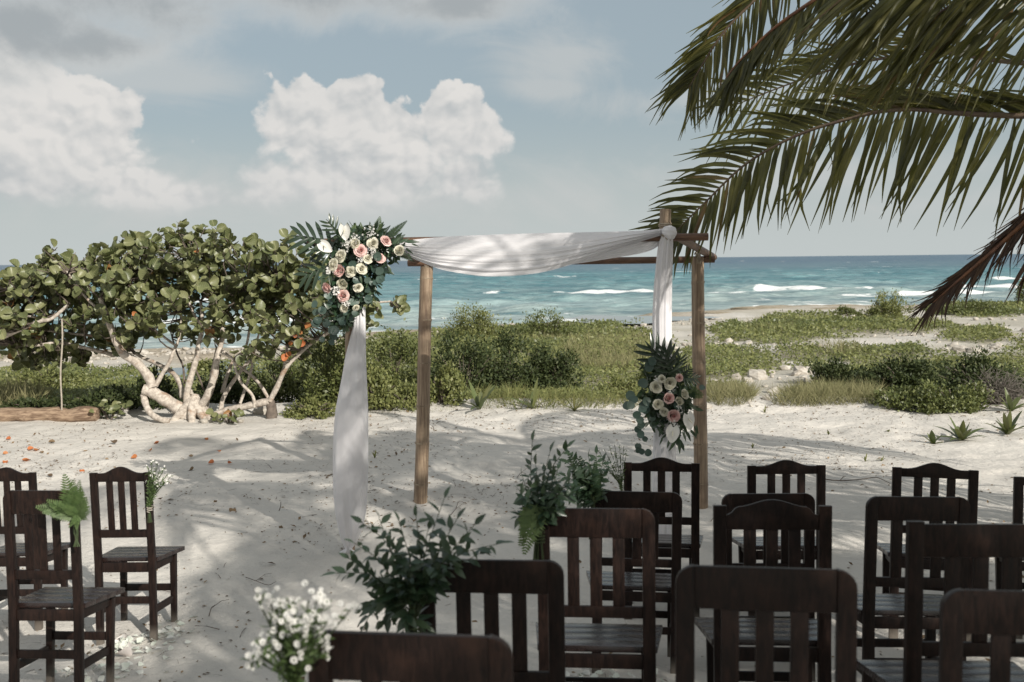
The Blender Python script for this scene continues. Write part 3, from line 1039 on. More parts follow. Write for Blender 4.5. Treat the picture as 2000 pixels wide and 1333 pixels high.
lash(P(834, 514, BL.y), (1, 0, 0), 0.062); lash(P(1363, 507, BR.y), (1, 0, 0), 0.058); lash(P(1299, 463, 6.95), (0.7, 0, 0.7), 0.058)
lash(P(1299, 440, 6.98), (0, 0, 1), 0.043, 2)

# ---- cloth
sw = thing('cloth_swag', 'sheer white cloth swagged along the front beam and knotted at the right post', 'draped cloth', (0, 0, 0))
top = spline([P(780, 472, 6.98), P(860, 463.5, 6.92), P(1000, 457.5, 6.90), P(1150, 454, 6.90), P(1250, 451, 6.91), P(1303, 446, 6.93)], 90)
bot = spline([P(780, 494, 6.97), P(850, 523, 6.82), P(905, 535, 6.76), P(965, 540.5, 6.74), P(1055, 533, 6.76), P(1135, 511, 6.81), P(1210, 485, 6.86), P(1262, 469, 6.89), P(1303, 457, 6.92)], 90)
rows = []
NV = 64
for j in range(NV + 1):
    v = j / NV
    row = []
    for i in range(90):
        u = i / 89
        e = math.sin(math.pi * min(1, max(0, u))) ** 0.6
        vv = v + 0.035 * math.sin(6.3 * v + 3 * u) * v * (1 - v)
        p = top[i].lerp(bot[i], vv)
        rip = 0.011 * math.sin(2 * math.pi * (4.6 * v ** 1.2 + 0.5 * math.sin(2.2 * u + 0.6))) + 0.008 * math.sin(2 * math.pi * (9.3 * v + 0.8 * u * u + 0.3)) + 0.004 * math.sin(2 * math.pi * (19 * v + 1.7 * u))
        foldamp = (0.12 + 1.0 * v) * (0.5 + 0.9 * (1 - e))
        p = p + Vector((0, -0.055 * math.sin(math.pi * v) * e - rip * foldamp, 0.012 * math.sin(9 * u) * v * (1 - v)))
        row.append(p)
    rows.append(row)
mb = MB(); mb.grid(rows); mb.build('swag', M['cloth'], sw)
# hanging loop of the same cloth at the right end
t2 = spline([P(1105, 500, 6.86), P(1200, 478, 6.90), P(1260, 463, 6.92), P(1302, 452, 6.95)], 40)
b2 = spline([P(1105, 519, 6.84), P(1190, 506, 6.87), P(1258, 494, 6.89), P(1288, 480, 6.92), P(1302, 458, 6.95)], 40)
rows = [[t2[i].lerp(b2[i], j / 16) + Vector((0, 0.04 + 0.008 * math.sin(j * 1.3 + i * 0.05), 0)) for i in range(40)] for j in range(17)]
mb = MB(); mb.grid(rows); mb.build('loop', M['cloth'], sw)
# knot over the post
kc = P(1306, 455, 6.92)
rows = []
for i in range(30):
    a = math.pi * i / 29
    row = []
    for j in range(36):
        b = 2 * math.pi * j / 36
        r = 1 + 0.10 * math.sin(3 * b + 2.6 * a) * math.sin(a) + 0.06 * math.sin(8 * b - 5 * a) * math.sin(a)
        v_ = Vector((math.cos(a) * 0.052, math.sin(a) * math.cos(b) * 0.050, math.sin(a) * math.sin(b) * 0.048)) * r
        v_.rotate(Matrix.Rotation(0.5, 3, 'Y'))
        row.append(kc + v_ + Vector((0, -0.012, 0)))
    rows.append(row)
mb = MB(); mb.grid(rows, close_u=True); mb.build('knot', M['cloth'], sw)


def drape_tube(name, prof, parent, folds, famp, depthf, Yc, n=72, rows_n=90, gather=0.0):
    """prof: (y pixel, left x, right x) of the photograph at distance Yc"""
    ys = np.array([p[0] for p in prof]); ls = np.array([p[1] for p in prof]); rs = np.array([p[2] for p in prof])
    rows = []
    for i in range(rows_n):
        yy = ys[0] + (ys[-1] - ys[0]) * i / (rows_n - 1)
        l_, r_ = np.interp(yy, ys, ls), np.interp(yy, ys, rs)
        cpt = P((l_ + r_) / 2, yy, Yc)
        w = (r_ - l_) / 2 / F * Yc
        row = []
        for k in range(n):
            a = 2 * math.pi * k / n
            f_ = 1 + famp * (math.sin(folds * a + 0.6 * math.sin(i * 0.04)) * 0.6 + 0.4 * math.sin(folds * 2.3 * a + i * 0.015)) * (0.6 + gather * abs(2 * i / rows_n - 1) ** 2)
            row.append(cpt + Vector((w * math.cos(a) * (f_ if abs(math.cos(a)) < .97 else 1), max(w * depthf, 0.04) * math.sin(a) * f_, 0)))
        rows.append(row)
    mb = MB(); mb.grid(rows, close_u=True)
    return mb.build(name, M['cloth'], parent)


drape_tube('tail', [(452, 1294, 1312), (470, 1288, 1313), (500, 1284, 1313), (560, 1278, 1312), (620, 1275, 1312), (700, 1276, 1313), (800, 1277, 1316), (880, 1276, 1320), (960, 1274, 1322), (1040, 1276, 1322), (1074, 1280, 1318), (1086, 1276, 1322)],
           sw, 9, 0.16, 0.75, 6.93, gather=0.8)
dr = thing('hanging_drape', 'long white cloth hanging round the front left post, gathered to a point at the sand', 'drape', (0, 0, 0))
drape_tube('drape', [(600, 692, 712), (640, 690, 713), (700, 674, 714), (740, 667, 716), (800, 655, 719), (850, 651, 719.5), (900, 650, 719.5), (950, 650, 718.5), (1000, 654, 715), (1035, 661, 708), (1060, 668, 697), (1072, 674, 688), (1080, 677, 684)],
           dr, 5, 0.06, 0.8, 6.96, gather=3.5)
mb = MB()
bc = P(680, 1074, 6.93)
for k in range(7):
    a = random.uniform(0, 6.28)
    mb.face([bc + Vector((0, 0, 0.02)), bc + Vector((0.06 * math.cos(a), 0.04 * math.sin(a) - .02, -0.012)), bc + Vector((0.065 * math.cos(a + .4), 0.04 * math.sin(a + .4) - .02, -0.02)), bc + Vector((0.02 * math.cos(a + .5), -.015, 0.0))])
mb.build('tied_end', M['cloth'], dr, smooth=False)

# ================================================================== FLOWERS ON THE ARCH
def rose_mesh(name, outer, inner, seed):
    rr = random.Random(seed); mb = MB()
    rings = [(2, 0.09, 0.66, -0.02), (3, 0.19, 0.68, -0.02), (3, 0.31, 0.66, -0.02), (4, 0.44, 0.61, 0.02), (5, 0.58, 0.53, 0.07), (5, 0.73, 0.41, 0.16), (6, 0.90, 0.22, 0.26)]
    if seed > 4:                                # a half open bloom
        rings = [(n_, r_ * 1.15, h_ * 1.12, o_ * .55) for n_, r_, h_, o_ in rings[:-1]]
    for k, (nn, RR, hh, op) in enumerate(rings):
        for i in range(nn):
            a0 = 2 * math.pi * (i + rr.uniform(-.15, .15)) / nn + k * 0.7
            wd = 2.0 * math.pi / nn * 0.78
            tilt = rr.uniform(-.09, .09)
            rows = []
            for b in range(5):
                t = b / 4
                row = []
                for a in range(-2, 3):
                    s = a / 2
                    rad = RR * (0.62 + 0.38 * t ** 0.75) + op * t ** 3 * (1 - 0.25 * s * s) + tilt * t + 0.03 * math.sin(5 * s + k)
                    zz = hh * (t ** 0.6) * (1 + rr.uniform(-.05, .05)) - (0.05 if k < 4 else 0.14) * s * s * t - op * 0.75 * max(0, t - 0.6) + tilt * .5 - 0.12
                    an = a0 + s * wd * (0.55 + 0.5 * math.sin(math.pi * min(1, t * 0.85 + .1)))
                    row.append((rad * math.cos(an), rad * math.sin(an), zz))
                rows.append(row)
            mb.grid(rows, 1 if k < 2 else 0)
    return mb.mesh(name, [outer, inner])


ROSE = {'cream': [rose_mesh('rose', M['petal_cream'], M['petal_cream'], k) for k in (1, 2, 5)],
        'pink': [rose_mesh('rose', M['petal_pink'], M['petal_deep'], k) for k in (3, 4, 6)]}


def anthurium_mesh():
    mb = MB()
    rows = []
    for i in range(13):
        t = i / 12
        w = 0.62 * math.sin(math.pi * min(1, (t * 0.92 + 0.06) ** 0.72)) ** 0.8 * (1 if t < 1 else 0.05)
        x = t * 1.5 - 0.35
        row = []
        for j in range(-4, 5):
            s = j / 4
            notch = -0.30 * abs(s) ** 1.3 * (1 - t) ** 2
            row.append((x + notch, w * s, 0.10 * abs(s) + 0.05 * math.cos(6 * s) * (1 - t) - 0.16 * t * t))
        rows.append(row)
    mb.grid(rows, 0)
    mb.tube([(0.0, 0, 0.04), (0.14, 0, 0.20), (0.30, 0, 0.36), (0.42, 0, 0.47)], [0.05, 0.06, 0.055, 0.03], 8, 1)
    return mb.mesh('anthurium', [M['petal_white'], M['petal_cream']])


ANTH = anthurium_mesh()


def xanadu_leaf_mesh(name, nl=6, seed=1):
    """deeply lobed leaf: a midrib with long blunt fingers either side"""
    rr = random.Random(seed); mb = MB()
    for k in range(nl):
        t = 0.12 + 0.80 * k / (nl - 1)
        for sd in (-1, 1):
            L = (0.72 - 0.35 * abs(t - 0.45)) * rr.uniform(0.85, 1.1)
            an = sd * (1.35 - 0.75 * t)
            d = Vector((math.cos(an), math.sin(an), 0)); q = Vector((-d.y, d.x, 0))
            b0 = Vector((t, 0, 0.02)); rows = []
            for i in range(6):
                s = i / 5
                w = (0.030 + 0.034 * math.sin(math.pi * s)) * (1 if i < 5 else 0.12)
                c = b0 + d * (L * s) + Vector((0.06 * s * s, 0, -0.14 * s * s + 0.02 * math.sin(3 * s)))
                rows.append([c + q * w + Vector((0, 0, 0.02)), c, c - q * w + Vector((0, 0, 0.02))])
            mb.grid(rows)
    rows = []
    for i in range(7):
        s = i / 6
        w = 0.07 * (1 - s) + 0.04 * math.sin(math.pi * s) + 0.01
        rows.append([(s * 1.25, w, 0.02 - 0.10 * s * s), (s * 1.25, 0, -0.10 * s * s), (s * 1.25, -w, 0.02 - 0.10 * s * s)])
    mb.grid(rows)
    return mb.mesh(name, [M['xan']])


XAN = [xanadu_leaf_mesh('lobed_leaf', 5, 1), xanadu_leaf_mesh('lobed_leaf', 5, 2)]


def fern_mesh(name, mat, npin=20, width=0.36, second=True, seed=0):
    """fern frond along x, unit length: toothed side leaflets that shorten to the tip"""
    rr = random.Random(seed); mb = MB()
    mb.tube([(t / 8, 0, -0.12 * (t / 8) ** 2) for t in range(9)], [0.008 - 0.0008 * t for t in range(9)], 5)
    for k in range(npin):
        t = 0.06 + 0.93 * k / npin
        L = width * (1 - t) ** 0.85 * (0.55 + 0.45 * min(1, t * 5)) + 0.012
        for sd in (-1, 1):
            an = sd * (1.25 - 0.25 * t) + rr.uniform(-.06, .06)
            d = Vector((math.cos(an), math.sin(an), -0.10)).normalized(); q = Vector((-math.sin(an), math.cos(an), 0))
            b0 = Vector((t, 0, -0.12 * t * t))
            if second and L > 0.07:
                m_ = max(4, int(L * 26))
                for j in range(m_):
                    s = j / m_
                    l2 = 0.15 * L * (1 - s) ** 0.7 + 0.005
                    c = b0 + d * (L * s); w2 = L / m_ * 0.62
                    for e in (-1, 1):
                        tip = c + q * (l2 * e) + d * (w2 * 0.8) + Vector((0, 0, -0.012))
                        mb.face([c, c + d * w2 * 1.25, tip + d * w2 * 0.25, tip] if e > 0 else [tip, tip + d * w2 * 0.25, c + d * w2 * 1.25, c])
            else:
                w = 0.016 + 0.05 * L
                mb.face([b0 - q * w * .5, b0 + d * L * 0.5 - q * w, b0 + d * L, b0 + d * L * 0.5 + q * w, b0 + q * w * .5])
    return mb.mesh(name, [mat], smooth=False)


FERN = fern_mesh('fern_frond', M['fern'], 17, 0.40, False, 1)
FERN_D = fern_mesh('fern_frond', M['fern_dark'], 22, 0.26, False, 2)


def single_leaf(name, V_, F_, mat):
    me = quick_mesh(name, V_, F_, [mat])
    leaf_pos(me, V_)
    return me


LEAF = {'oval': single_leaf('leaf', OV_V, OV_F, M['ruscus']), 'box': single_leaf('leaf', BOX_V, BOX_F, M['ruscus']),
        'lance': single_leaf('leaf', LN_V, LN_F, M['ruscus']), 'euc': single_leaf('leaf', RD_V, RD_F, M['euc']),
        'grape': single_leaf('leaf', RD2_V, RD2_F, M['grape']), 'orange': single_leaf('leaf', RD2_V, RD2_F, M['grape_orange'])}


def place(name, me, parent, loc, x, z, size):
    """object with its local x along x and local z near z"""
    x = np.array([x], float); z = np.array([z], float)
    o = put(name, me, parent)
    o.matrix_basis = m4(dir_mats(x, z, [size])[0], loc)
    return o


def face_dir(parent, name, me, loc, nrm, size, spin=None):
    o = put(name, me, parent)
    o.matrix_basis = m4(frame_mats(np.array([nrm], float), np.array([random.uniform(0, 6.28) if spin is None else spin]), [size])[0], loc)
    return o


def baby_breath(parent, centre, rad, n, mat='petal_white', name='filler_flowers', size=0.006):
    rr = np.random.default_rng(int(abs(centre.x) * 1000))
    c = rr.normal(0, 1, (n, 3)) * np.array(rad) * 0.55 + np.array(centre)
    M3 = frame_mats(rr.normal(0, 1, (n, 3)) + (0, -1, 0.6), rr.uniform(0, 6, n), rr.uniform(size * .7, size * 1.3, n))
    v = []; f = []
    for k in range(6):
        a = k * math.pi / 3
        v += [(0.25 * math.cos(a - .5), .25 * math.sin(a - .5), 0), (math.cos(a - .35), math.sin(a - .35), .25), (math.cos(a + .35), math.sin(a + .35), .25), (.25 * math.cos(a + .5), .25 * math.sin(a + .5), 0)]
        f.append((k * 4, k * 4 + 1, k * 4 + 2, k * 4 + 3))
    o = put(name, joined(name, v, f, M3, c, [M[mat]], False), parent)
    return tag(o, kind='stuff')


def arrangement(label, A, loc, roses, anths, xans, eucs, dist, ferns, lances, filler, backing):
    t = thing('flower_arrangement', label, 'flower arrangement', loc)
    O = Vector(loc)
    cen = A(*backing[0], 0)
    # packed foliage the flowers sit on
    rr = np.random.default_rng(5)
    cs = []
    for (bx, by, br) in backing[1]:
        nn = int(30 * (br / 60) ** 2)
        for _ in range(nn):
            an = rr.uniform(0, 6.28); q = br * math.sqrt(rr.random())
            p = A(bx + q * math.cos(an), by + q * math.sin(an), rr.uniform(-0.10, 0.02))
            cs.append(np.array(p - O))
    cs = np.array(cs)
    nr = rr.normal(0, 0.7, (len(cs), 3)) + (0, -0.7, 0.35)
    o = put('backing_foliage', joined('backing_foliage', OV_V, OV_F, dir_mats(rr.normal(0, 1, (len(cs), 3)) + (0, -0.2, -0.3), nr, rr.uniform(0.04, 0.075, len(cs))), cs, [M['ruscus']]), t)
    tag(o, kind='stuff')
    for (x_, y_, r_, kind) in roses:
        p = A(x_, y_, 0.05 + 0.02 * random.random())
        out_ = (p - cen); nrm = Vector((out_.x * 2.2 + random.uniform(-.55, .55), -1.0, out_.z * 1.6 + 0.25 + random.uniform(-.5, .5)))
        ro = face_dir(t, 'rose', random.choice(ROSE[kind]), p - O, nrm, r_ * dist * 1.05)
        ro['label'] = 'pink rose with a deeper pink heart' if kind == 'pink' else 'cream white rose'
    for (x_, y_, r_, dxx, dyy, nx_, nz_) in anths:
        p = A(x_, y_, 0.13)
        d = A(x_ + dxx, y_ + dyy, 0.13) - p
        place('anthurium', ANTH, t, p - O - d.normalized() * r_ * dist * .4, d, (nx_, -1, nz_), r_ * dist * 1.45)
    for k, (x_, y_, x2, y2, nx_, nz_, dd) in enumerate(xans):
        p = A(x_, y_, dd); q = A(x2, y2, dd + 0.03)
        place('lobed_leaf', XAN[k % 2], t, p - O, q - p, (nx_, -1, nz_), (q - p).length / 1.2)
    for (x_, y_, r_) in eucs:
        p = A(x_, y_, random.uniform(0.0, 0.09))
        face_dir(t, 'leaf', LEAF['euc'], p - O - Vector((r_ * dist, 0, 0)), (random.uniform(-.5, .5), -1, random.uniform(-.3, .7)), r_ * dist * 2.1)
    for (x_, y_, x2, y2, dk) in ferns:
        p = A(x_, y_, 0.0); q = A(x2, y2, -0.02)
        place('fern_frond', FERN_D if dk else FERN, t, p - O, q - p, (0.1, -1, 0.2), (q - p).length)
    for (x_, y_, x2, y2) in lances:
        p = A(x_, y_, 0.05); q = A(x2, y2, 0.06)
        place('leaf', LEAF['lance'], t, p - O, q - p, (random.uniform(-.6, .6), -1, .3), (q - p).length)
    for (x_, y_, r_, nn) in filler:
        baby_breath(t, A(x_, y_, 0.07) - O, (r_ * dist, 0.02, r_ * dist), nn)
    return t


k4 = 1 / 5.127
AL = lambda x_, y_, d: P(560 + x_ * k4, 420 + y_ * k4, 6.88 - d)
EU_L = [(665, 515, 46), (980, 690, 46), (905, 705, 28), (870, 735, 34), (820, 820, 42), (790, 590, 28), (640, 740, 40), (690, 690, 36), (430, 840, 42), (490, 850, 36), (350, 900, 38),
        (345, 960, 34), (400, 920, 42), (385, 1090, 44), (380, 1110, 46), (560, 1120, 48), (640, 1045, 30), (480, 1245, 32), (415, 1258, 30), (450, 1160, 40), (520, 1180, 38), (600, 1110, 40), (700, 870, 44),
        (770, 880, 42), (840, 860, 30), (660, 850, 40), (740, 820, 42), (880, 660, 26), (1000, 430, 44), (950, 510, 40), (930, 560, 44), (990, 530, 34), (700, 460, 34), (790, 230, 32), (870, 470, 40),
        (660, 930, 44), (720, 960, 30), (540, 1040, 44), (330, 1010, 34), (470, 1060, 40), (960, 620, 22), (830, 740, 36), (770, 760, 40), (700, 640, 44), (850, 620, 34)]
arrangement('large cascade of pink and cream roses at the top left corner of the arch', AL, tuple(AL(700, 600, 0)),
            [(685, 290, 55, 'cream'), (740, 357, 60, 'pink'), (865, 285, 54, 'cream'), (995, 262, 55, 'pink'), (1125, 360, 57, 'cream'), (935, 435, 50, 'pink'), (540, 410, 62, 'cream'), (465, 500, 60, 'cream'),
             (528, 557, 67, 'pink'), (640, 567, 52, 'cream'), (750, 537, 54, 'cream'), (812, 438, 48, 'cream'), (560, 690, 62, 'cream'), (410, 728, 62, 'pink'), (563, 812, 62, 'pink'), (715, 727, 46, 'cream'),
             (580, 937, 48, 'cream'), (695, 930, 30, 'cream')],
            [(583, 175, 66, 6, 60, -0.2, 0.5), (390, 322, 62, 60, 45, -0.8, 0.6)],
            [(470, 300, 60, 200, -0.2, 0.5, 0.0), (545, 230, 400, 50, 0.1, 0.2, 0.0), (480, 500, 130, 640, -0.2, 0.5, 0.0), (470, 390, 190, 330, 0.2, 0.6, -0.03)],
            EU_L, k4 / F * 6.8,
            [(640, 240, 690, 70, 0), (600, 230, 540, 75, 1), (880, 240, 935, 5, 0), (850, 230, 830, 60, 1), (980, 240, 1120, 110, 1), (1020, 220, 1208, 50, 1), (1020, 300, 1190, 190, 1), (1050, 330, 1290, 470, 1), (900, 250, 1040, 100, 1), (1060, 430, 1130, 500, 1),
             (760, 260, 750, 90, 0), (900, 560, 900, 660, 1)],
            [(1120, 280, 1220, 235), (1180, 270, 1330, 262), (1250, 290, 1320, 310), (1190, 330, 1260, 390), (1050, 300, 1130, 230), (900, 330, 830, 410), (1010, 500, 1060, 590), (960, 560, 950, 640), (620, 990, 600, 1080), (690, 330, 700, 400), (850, 260, 870, 310),
             (730, 600, 760, 690), (1210, 380, 1250, 440), (420, 640, 330, 700), (440, 590, 300, 640)],
            [(600, 300, 45, 60), (860, 380, 40, 40), (740, 450, 30, 30), (420, 560, 30, 40), (490, 760, 40, 50), (600, 890, 35, 35), (680, 240, 50, 40), (840, 170, 60, 40)],
            ((700, 560), [(560, 300, 120), (760, 300, 150), (930, 330, 120), (1080, 340, 90), (600, 520, 170), (780, 560, 160), (920, 520, 100), (520, 740, 140), (680, 760, 150), (800, 740, 110), (560, 920, 130), (700, 880, 90), (480, 1000, 110), (560, 1060, 80), (900, 170, 80), (700, 190, 90)]))
k3 = 1 / 4.444
AR = lambda x_, y_, d: P(1220 + x_ * k3, 640 + y_ * k3, 6.84 - d)
arrangement('smaller drop of roses and white anthuriums under dark lobed leaves, halfway down the right drape', AR, tuple(AR(380, 600, 0)),
            [(272, 515, 50, 'cream'), (395, 482, 58, 'cream'), (475, 437, 38, 'pink'), (325, 447, 32, 'cream'), (380, 617, 55, 'pink'), (290, 667, 50, 'cream'), (470, 642, 44, 'cream'), (515, 580, 46, 'cream'),
             (340, 732, 38, 'cream'), (422, 765, 62, 'pink')],
            [(556, 815, 66, 14, 60, 0.4, 0.3), (415, 925, 66, -8, 70, -0.1, 0.35)],
            [(390, 400, 190, 130, -0.2, 0.4, 0.02), (400, 410, 350, 160, 0.0, 0.3, 0.04), (420, 410, 490, 240, 0.3, 0.3, 0.02), (500, 440, 640, 450, 0.3, 0.4, 0.0), (490, 430, 570, 350, 0.2, 0.5, 0.0)],
            [(100, 690, 40), (90, 715, 38), (155, 690, 38), (175, 775, 36), (140, 840, 36), (155, 915, 32), (210, 930, 34), (150, 1000, 32), (170, 1040, 30), (212, 1062, 32), (140, 580, 44), (150, 600, 40), (180, 640, 42), (215, 700, 36), (200, 1095, 28),
             (235, 600, 40), (245, 800, 34), (190, 830, 34), (210, 340, 44), (240, 300, 40), (540, 680, 38), (180, 520, 44), (260, 870, 32), (225, 985, 26), (250, 740, 40), (480, 560, 34), (720, 505, 26)],
            k3 / F * 6.8,
            [(520, 520, 700, 590, 0), (540, 560, 690, 610, 0), (500, 680, 640, 700, 1), (330, 850, 300, 960, 1)],
            [(400, 960, 360, 1050), (440, 980, 390, 1080), (470, 960, 520, 1080), (480, 980, 470, 1100), (500, 900, 545, 990), (560, 880, 640, 960), (600, 850, 620, 900), (620, 840, 635, 970), (540, 900, 580, 990), (330, 960, 300, 1020), (560, 680, 645, 715), (380, 1000, 370, 1040), (500, 1000, 525, 1060), (480, 540, 490, 630), (620, 870, 640, 930)],
            [(420, 820, 40, 40), (470, 700, 30, 25), (270, 460, 25, 12), (400, 540, 40, 15)],
            ((380, 620), [(300, 420, 110), (440, 440, 110), (250, 560, 110), (400, 580, 130), (530, 560, 80), (280, 700, 100), (420, 720, 110), (540, 700, 70), (380, 840, 90), (500, 830, 70), (200, 640, 70), (430, 930, 60), (250, 830, 50), (220, 330, 60)]))

# ================================================================== CHAIRS
SLOPE = math.atan(0.372 / 3.15)


def chair_parts(kind, w=0.425):
    """list of (name, mesh): dark slat-back chair, origin between its back feet, facing +y"""
    top = {'arch': 0.90, 'round': 0.95, 'ears': 0.942, 'square': 0.952}[kind]
    pw, pd = 0.046, 0.036
    wood, seat = M['wood'], M['seat']

    def lean(z):
        return -0.075 * max(0, z - 0.42) / 0.53 + (0.022 * (0.42 - z) / 0.42 - 0.022 if z < .42 else -0.022) + 0.022

    def leaned(mb):
        mb.v = [(x, y + lean(z), z) for x, y, z in mb.v]
        return mb
    parts = []
    for sd in (-1, 1):
        mb = MB(); xo, xi = w / 2, w / 2 - pw
        rows = []
        zs = [(-0.06, 0), (0.15, 0), (0.42, 0), (0.6, 0), (0.8, 0)]
        if kind == 'round':
            rr = 0.046
            zs += [(top - rr + rr * math.sin(a), rr * (1 - math.cos(a))) for a in (0, .3, .6, .9, 1.2, 1.45)]
        else:
            zs += [(top, 0)]
        for z, cut in zs:
            rows.append([(sd * (xo - min(cut, pw - .004)), -pd / 2, z), (sd * xi, -pd / 2, z), (sd * xi, pd / 2, z), (sd * (xo - min(cut, pw - .004)), pd / 2, z)])
        mb.grid(rows, close_u=True)
        mb.face(rows[-1]); mb.face(rows[0])
        leaned(mb)
        parts.append(('back_post', mb.mesh('back_post', [wood], True, 0.004)))
    hw = w / 2 - pw + 0.0015
    if kind == 'arch':
        lo = 0.852
        up = [(hw * s, 0.897 + 0.034 * (0.5 + 0.5 * math.cos(math.pi * min(1, abs(s) / 0.80)))) for s in np.linspace(1, -1, 21)]
    elif kind == 'round':
        lo = 0.845; up = [(hw, 0.9495), (-hw, 0.9495)]
    elif kind == 'square':
        lo = 0.848; up = [(hw, 0.944), (-hw, 0.944)]
    else:
        lo = 0.855
        up = []
        for s in np.linspace(1, -1, 31):
            a = abs(s)
            z = 0.905 + 0.042 * max(0, (1 - a) / 0.24) if a > 0.76 else 0.938 + 0.026 * (0.5 + 0.5 * math.cos(math.pi * a / 0.76))
            if a > 0.76:
                q = (1 - a) / 0.24
                z = 0.908 + 0.034 * q * q
            up.append((hw * s, z))
    poly = [(-hw, lo), (hw, lo)] + up
    mb = MB(); mb.prism(poly, -0.013, 0.013); leaned(mb)
    parts.append(('top_rail', mb.mesh('top_rail', [wood], True, 0.004)))
    mb = MB(); mb.box(-hw, hw, -0.012, 0.012, 0.556, 0.598); leaned(mb)
    parts.append(('lower_rail', mb.mesh('lower_rail', [wood], True, 0.003)))
    sx = (w - 2 * pw) / 4.0
    for k in (-1, 0, 1):
        mb = MB(); mb.box(k * sx * 0.98 - 0.0215, k * sx * 0.98 + 0.0215, -0.007, 0.007, 0.5965, lo + 0.0015); leaned(mb)
        parts.append(('slat', mb.mesh('slat', [wood], True, 0.002)))
    # seat of four boards
    sw_ = w / 2 + 0.006
    ys = [0.0205, 0.125, 0.232, 0.330, 0.425]
    for k in range(4):
        mb = MB()
        ya, yb = ys[k] + 0.0003, ys[k + 1] - 0.0003
        fa, fb_ = sw_ + 0.085 * (ya - .02), sw_ + 0.085 * (yb - .02)
        mb.prism([(-fa, 0.424), (fa, 0.424), (fa, 0.446), (-fa, 0.446)], ya, yb)
        mb.v = [(x * (fb_ / fa if y > (ya + yb) / 2 else 1), y, z) for x, y, z in mb.v]
        parts.append(('seat_board', mb.mesh('seat_board', [seat], True, 0.0012)))
    mb = MB(); mb.box(-hw, hw, -0.011, 0.011, 0.372, 0.4225); leaned(mb)
    parts.append(('apron', mb.mesh('apron', [wood], True, 0.003)))
    lx = w / 2 - 0.026
    for sd in (-1, 1):
        mb = MB(); rows = []
        for z, q, yy in ((-0.06, 0.0175, 0.385), (0.4225, 0.021, 0.375)):
            rows.append([(sd * lx - q, yy - q, z), (sd * lx + q, yy - q, z), (sd * lx + q, yy + q, z), (sd * lx - q, yy + q, z)])
        mb.grid(rows, close_u=True); mb.face(rows[-1]); mb.face(rows[0])
        parts.append(('front_leg', mb.mesh('front_leg', [wood], True, 0.003)))
        mb = MB(); mb.box(sd * lx - 0.011, sd * lx + 0.011, 0.0185, 0.353, 0.374, 0.4215)
        parts.append(('apron', mb.mesh('apron', [wood], True, 0.003)))
        mb = MB(); mb.box(sd * lx - 0.010, sd * lx + 0.010, 0.0185, 0.362, 0.148, 0.186)
        parts.append(('stretcher', mb.mesh('stretcher', [wood], True, 0.003)))
    mb = MB(); mb.box(-lx + 0.0205, lx - 0.0205, 0.364, 0.386, 0.374, 0.4220)
    parts.append(('apron', mb.mesh('apron', [wood], True, 0.003)))
    mb = MB(); mb.box(-lx + 0.019, lx - 0.019, 0.369, 0.389, 0.208, 0.246)
    parts.append(('stretcher', mb.mesh('stretcher', [wood], True, 0.003)))
    mb = MB(); mb.box(-hw, hw, -0.010, 0.010, 0.205, 0.243); leaned(mb)
    parts.append(('stretcher', mb.mesh('stretcher', [wood], True, 0.003)))
    return parts


KINDS = {k: chair_parts(k) for k in ('arch', 'round', 'ears', 'square')}
CHAIRS = {}


def chair(key, kind, xl, xr, ytop, Y, yaw, label, wscale=1.0, htop=0.945, group='dark wooden slat back chairs facing the arch'):
    """back between pixels xl and xr with its top at ytop, seen at distance Y"""
    p = P((xl + xr) / 2, ytop, Y)
    z = gz(p.x, Y - 0.05)
    sl = SLOPE
    t = thing('chair', label, 'chair', (p.x, Y - 0.05, z - 0.004), (-sl + R(random.uniform(-.6, .6)), R(random.uniform(-.7, .7)), -R(yaw)), group)
    hs = (p.z - z) / (htop * math.cos(sl))
    t.scale = (wscale, 0.84, hs)
    for nm, me in KINDS[kind]:
        o = put(nm, me, t)
    CHAIRS[key] = t
    return t


chair('A', 'arch', -44, 72, 916, 5.52, 2, 'arched chair cut off by the left edge of the photo, behind the fern chair', .79, 0.925)
chair('B', 'arch', 178, 298, 915, 5.36, 2, 'arched chair with a white flower posy tied to its right post', .79, 0.925)
chair('C', 'round', 2, 152, 962, 4.30, 3, 'square backed chair with a light green fern tied to its right post', .78)
chair('D', 'arch', 1222, 1358, 897, 5.55, 8, 'arched chair in front of the right drape, baby breath on its left post', 1.0, 0.925)
chair('E', 'arch', 1463, 1612, 902, 5.42, 3, 'arched front row chair standing alone, second from the right drape', 1.0, 0.925)
chair('F', 'arch', 1742, 1898, 908, 5.18, 13, 'arched front row chair near the right edge, behind the rounded second row chair', 1.0, 0.925)
chair('G', 'arch', 1987, 2142, 925, 5.2, 10, 'front row chair of which only the left post shows at the right edge', 1.0, 0.925)
chair('H', 'round', 1152, 1325, 962, 4.72, 6, 'second row aisle chair with a bush of dark greens at its left post')
chair('I', 'round', 1411, 1592, 966, 4.56, 4, 'second row chair whose smooth rounded top shows just above the scrolled chair')
chair('J', 'round', 1685, 1890, 974, 4.08, 2, 'second row chair with rounded top, left of the tall straight railed chair')
chair('K', 'round', 1047, 1280, 998, 3.52, 6, 'third row aisle chair with tall dark eucalyptus on its left post')
chair('L', 'ears', 1395, 1625, 990, 3.58, 5, 'chair with a scrolled crest dipping between its square post tops', 1.0, 0.942)
chair('M', 'square', 1775, 2063, 1024, 2.90, 3, 'tall chair with a straight rail between square post tops at the right', 1.03, 0.95)
chair('N', 'round', 812, 1106, 1097, 2.83, 6, 'aisle chair under the large spray of greens, left of the centre rows')
chair('O', 'round', 1312, 1670, 1116, 2.33, 8, 'wide near chair with rounded top corners, directly below the scrolled chair')
chair('P', 'round', 590, 1012, 1243, 1.98, 8, 'nearest chair at the bottom of the frame, with white flowers at its left')
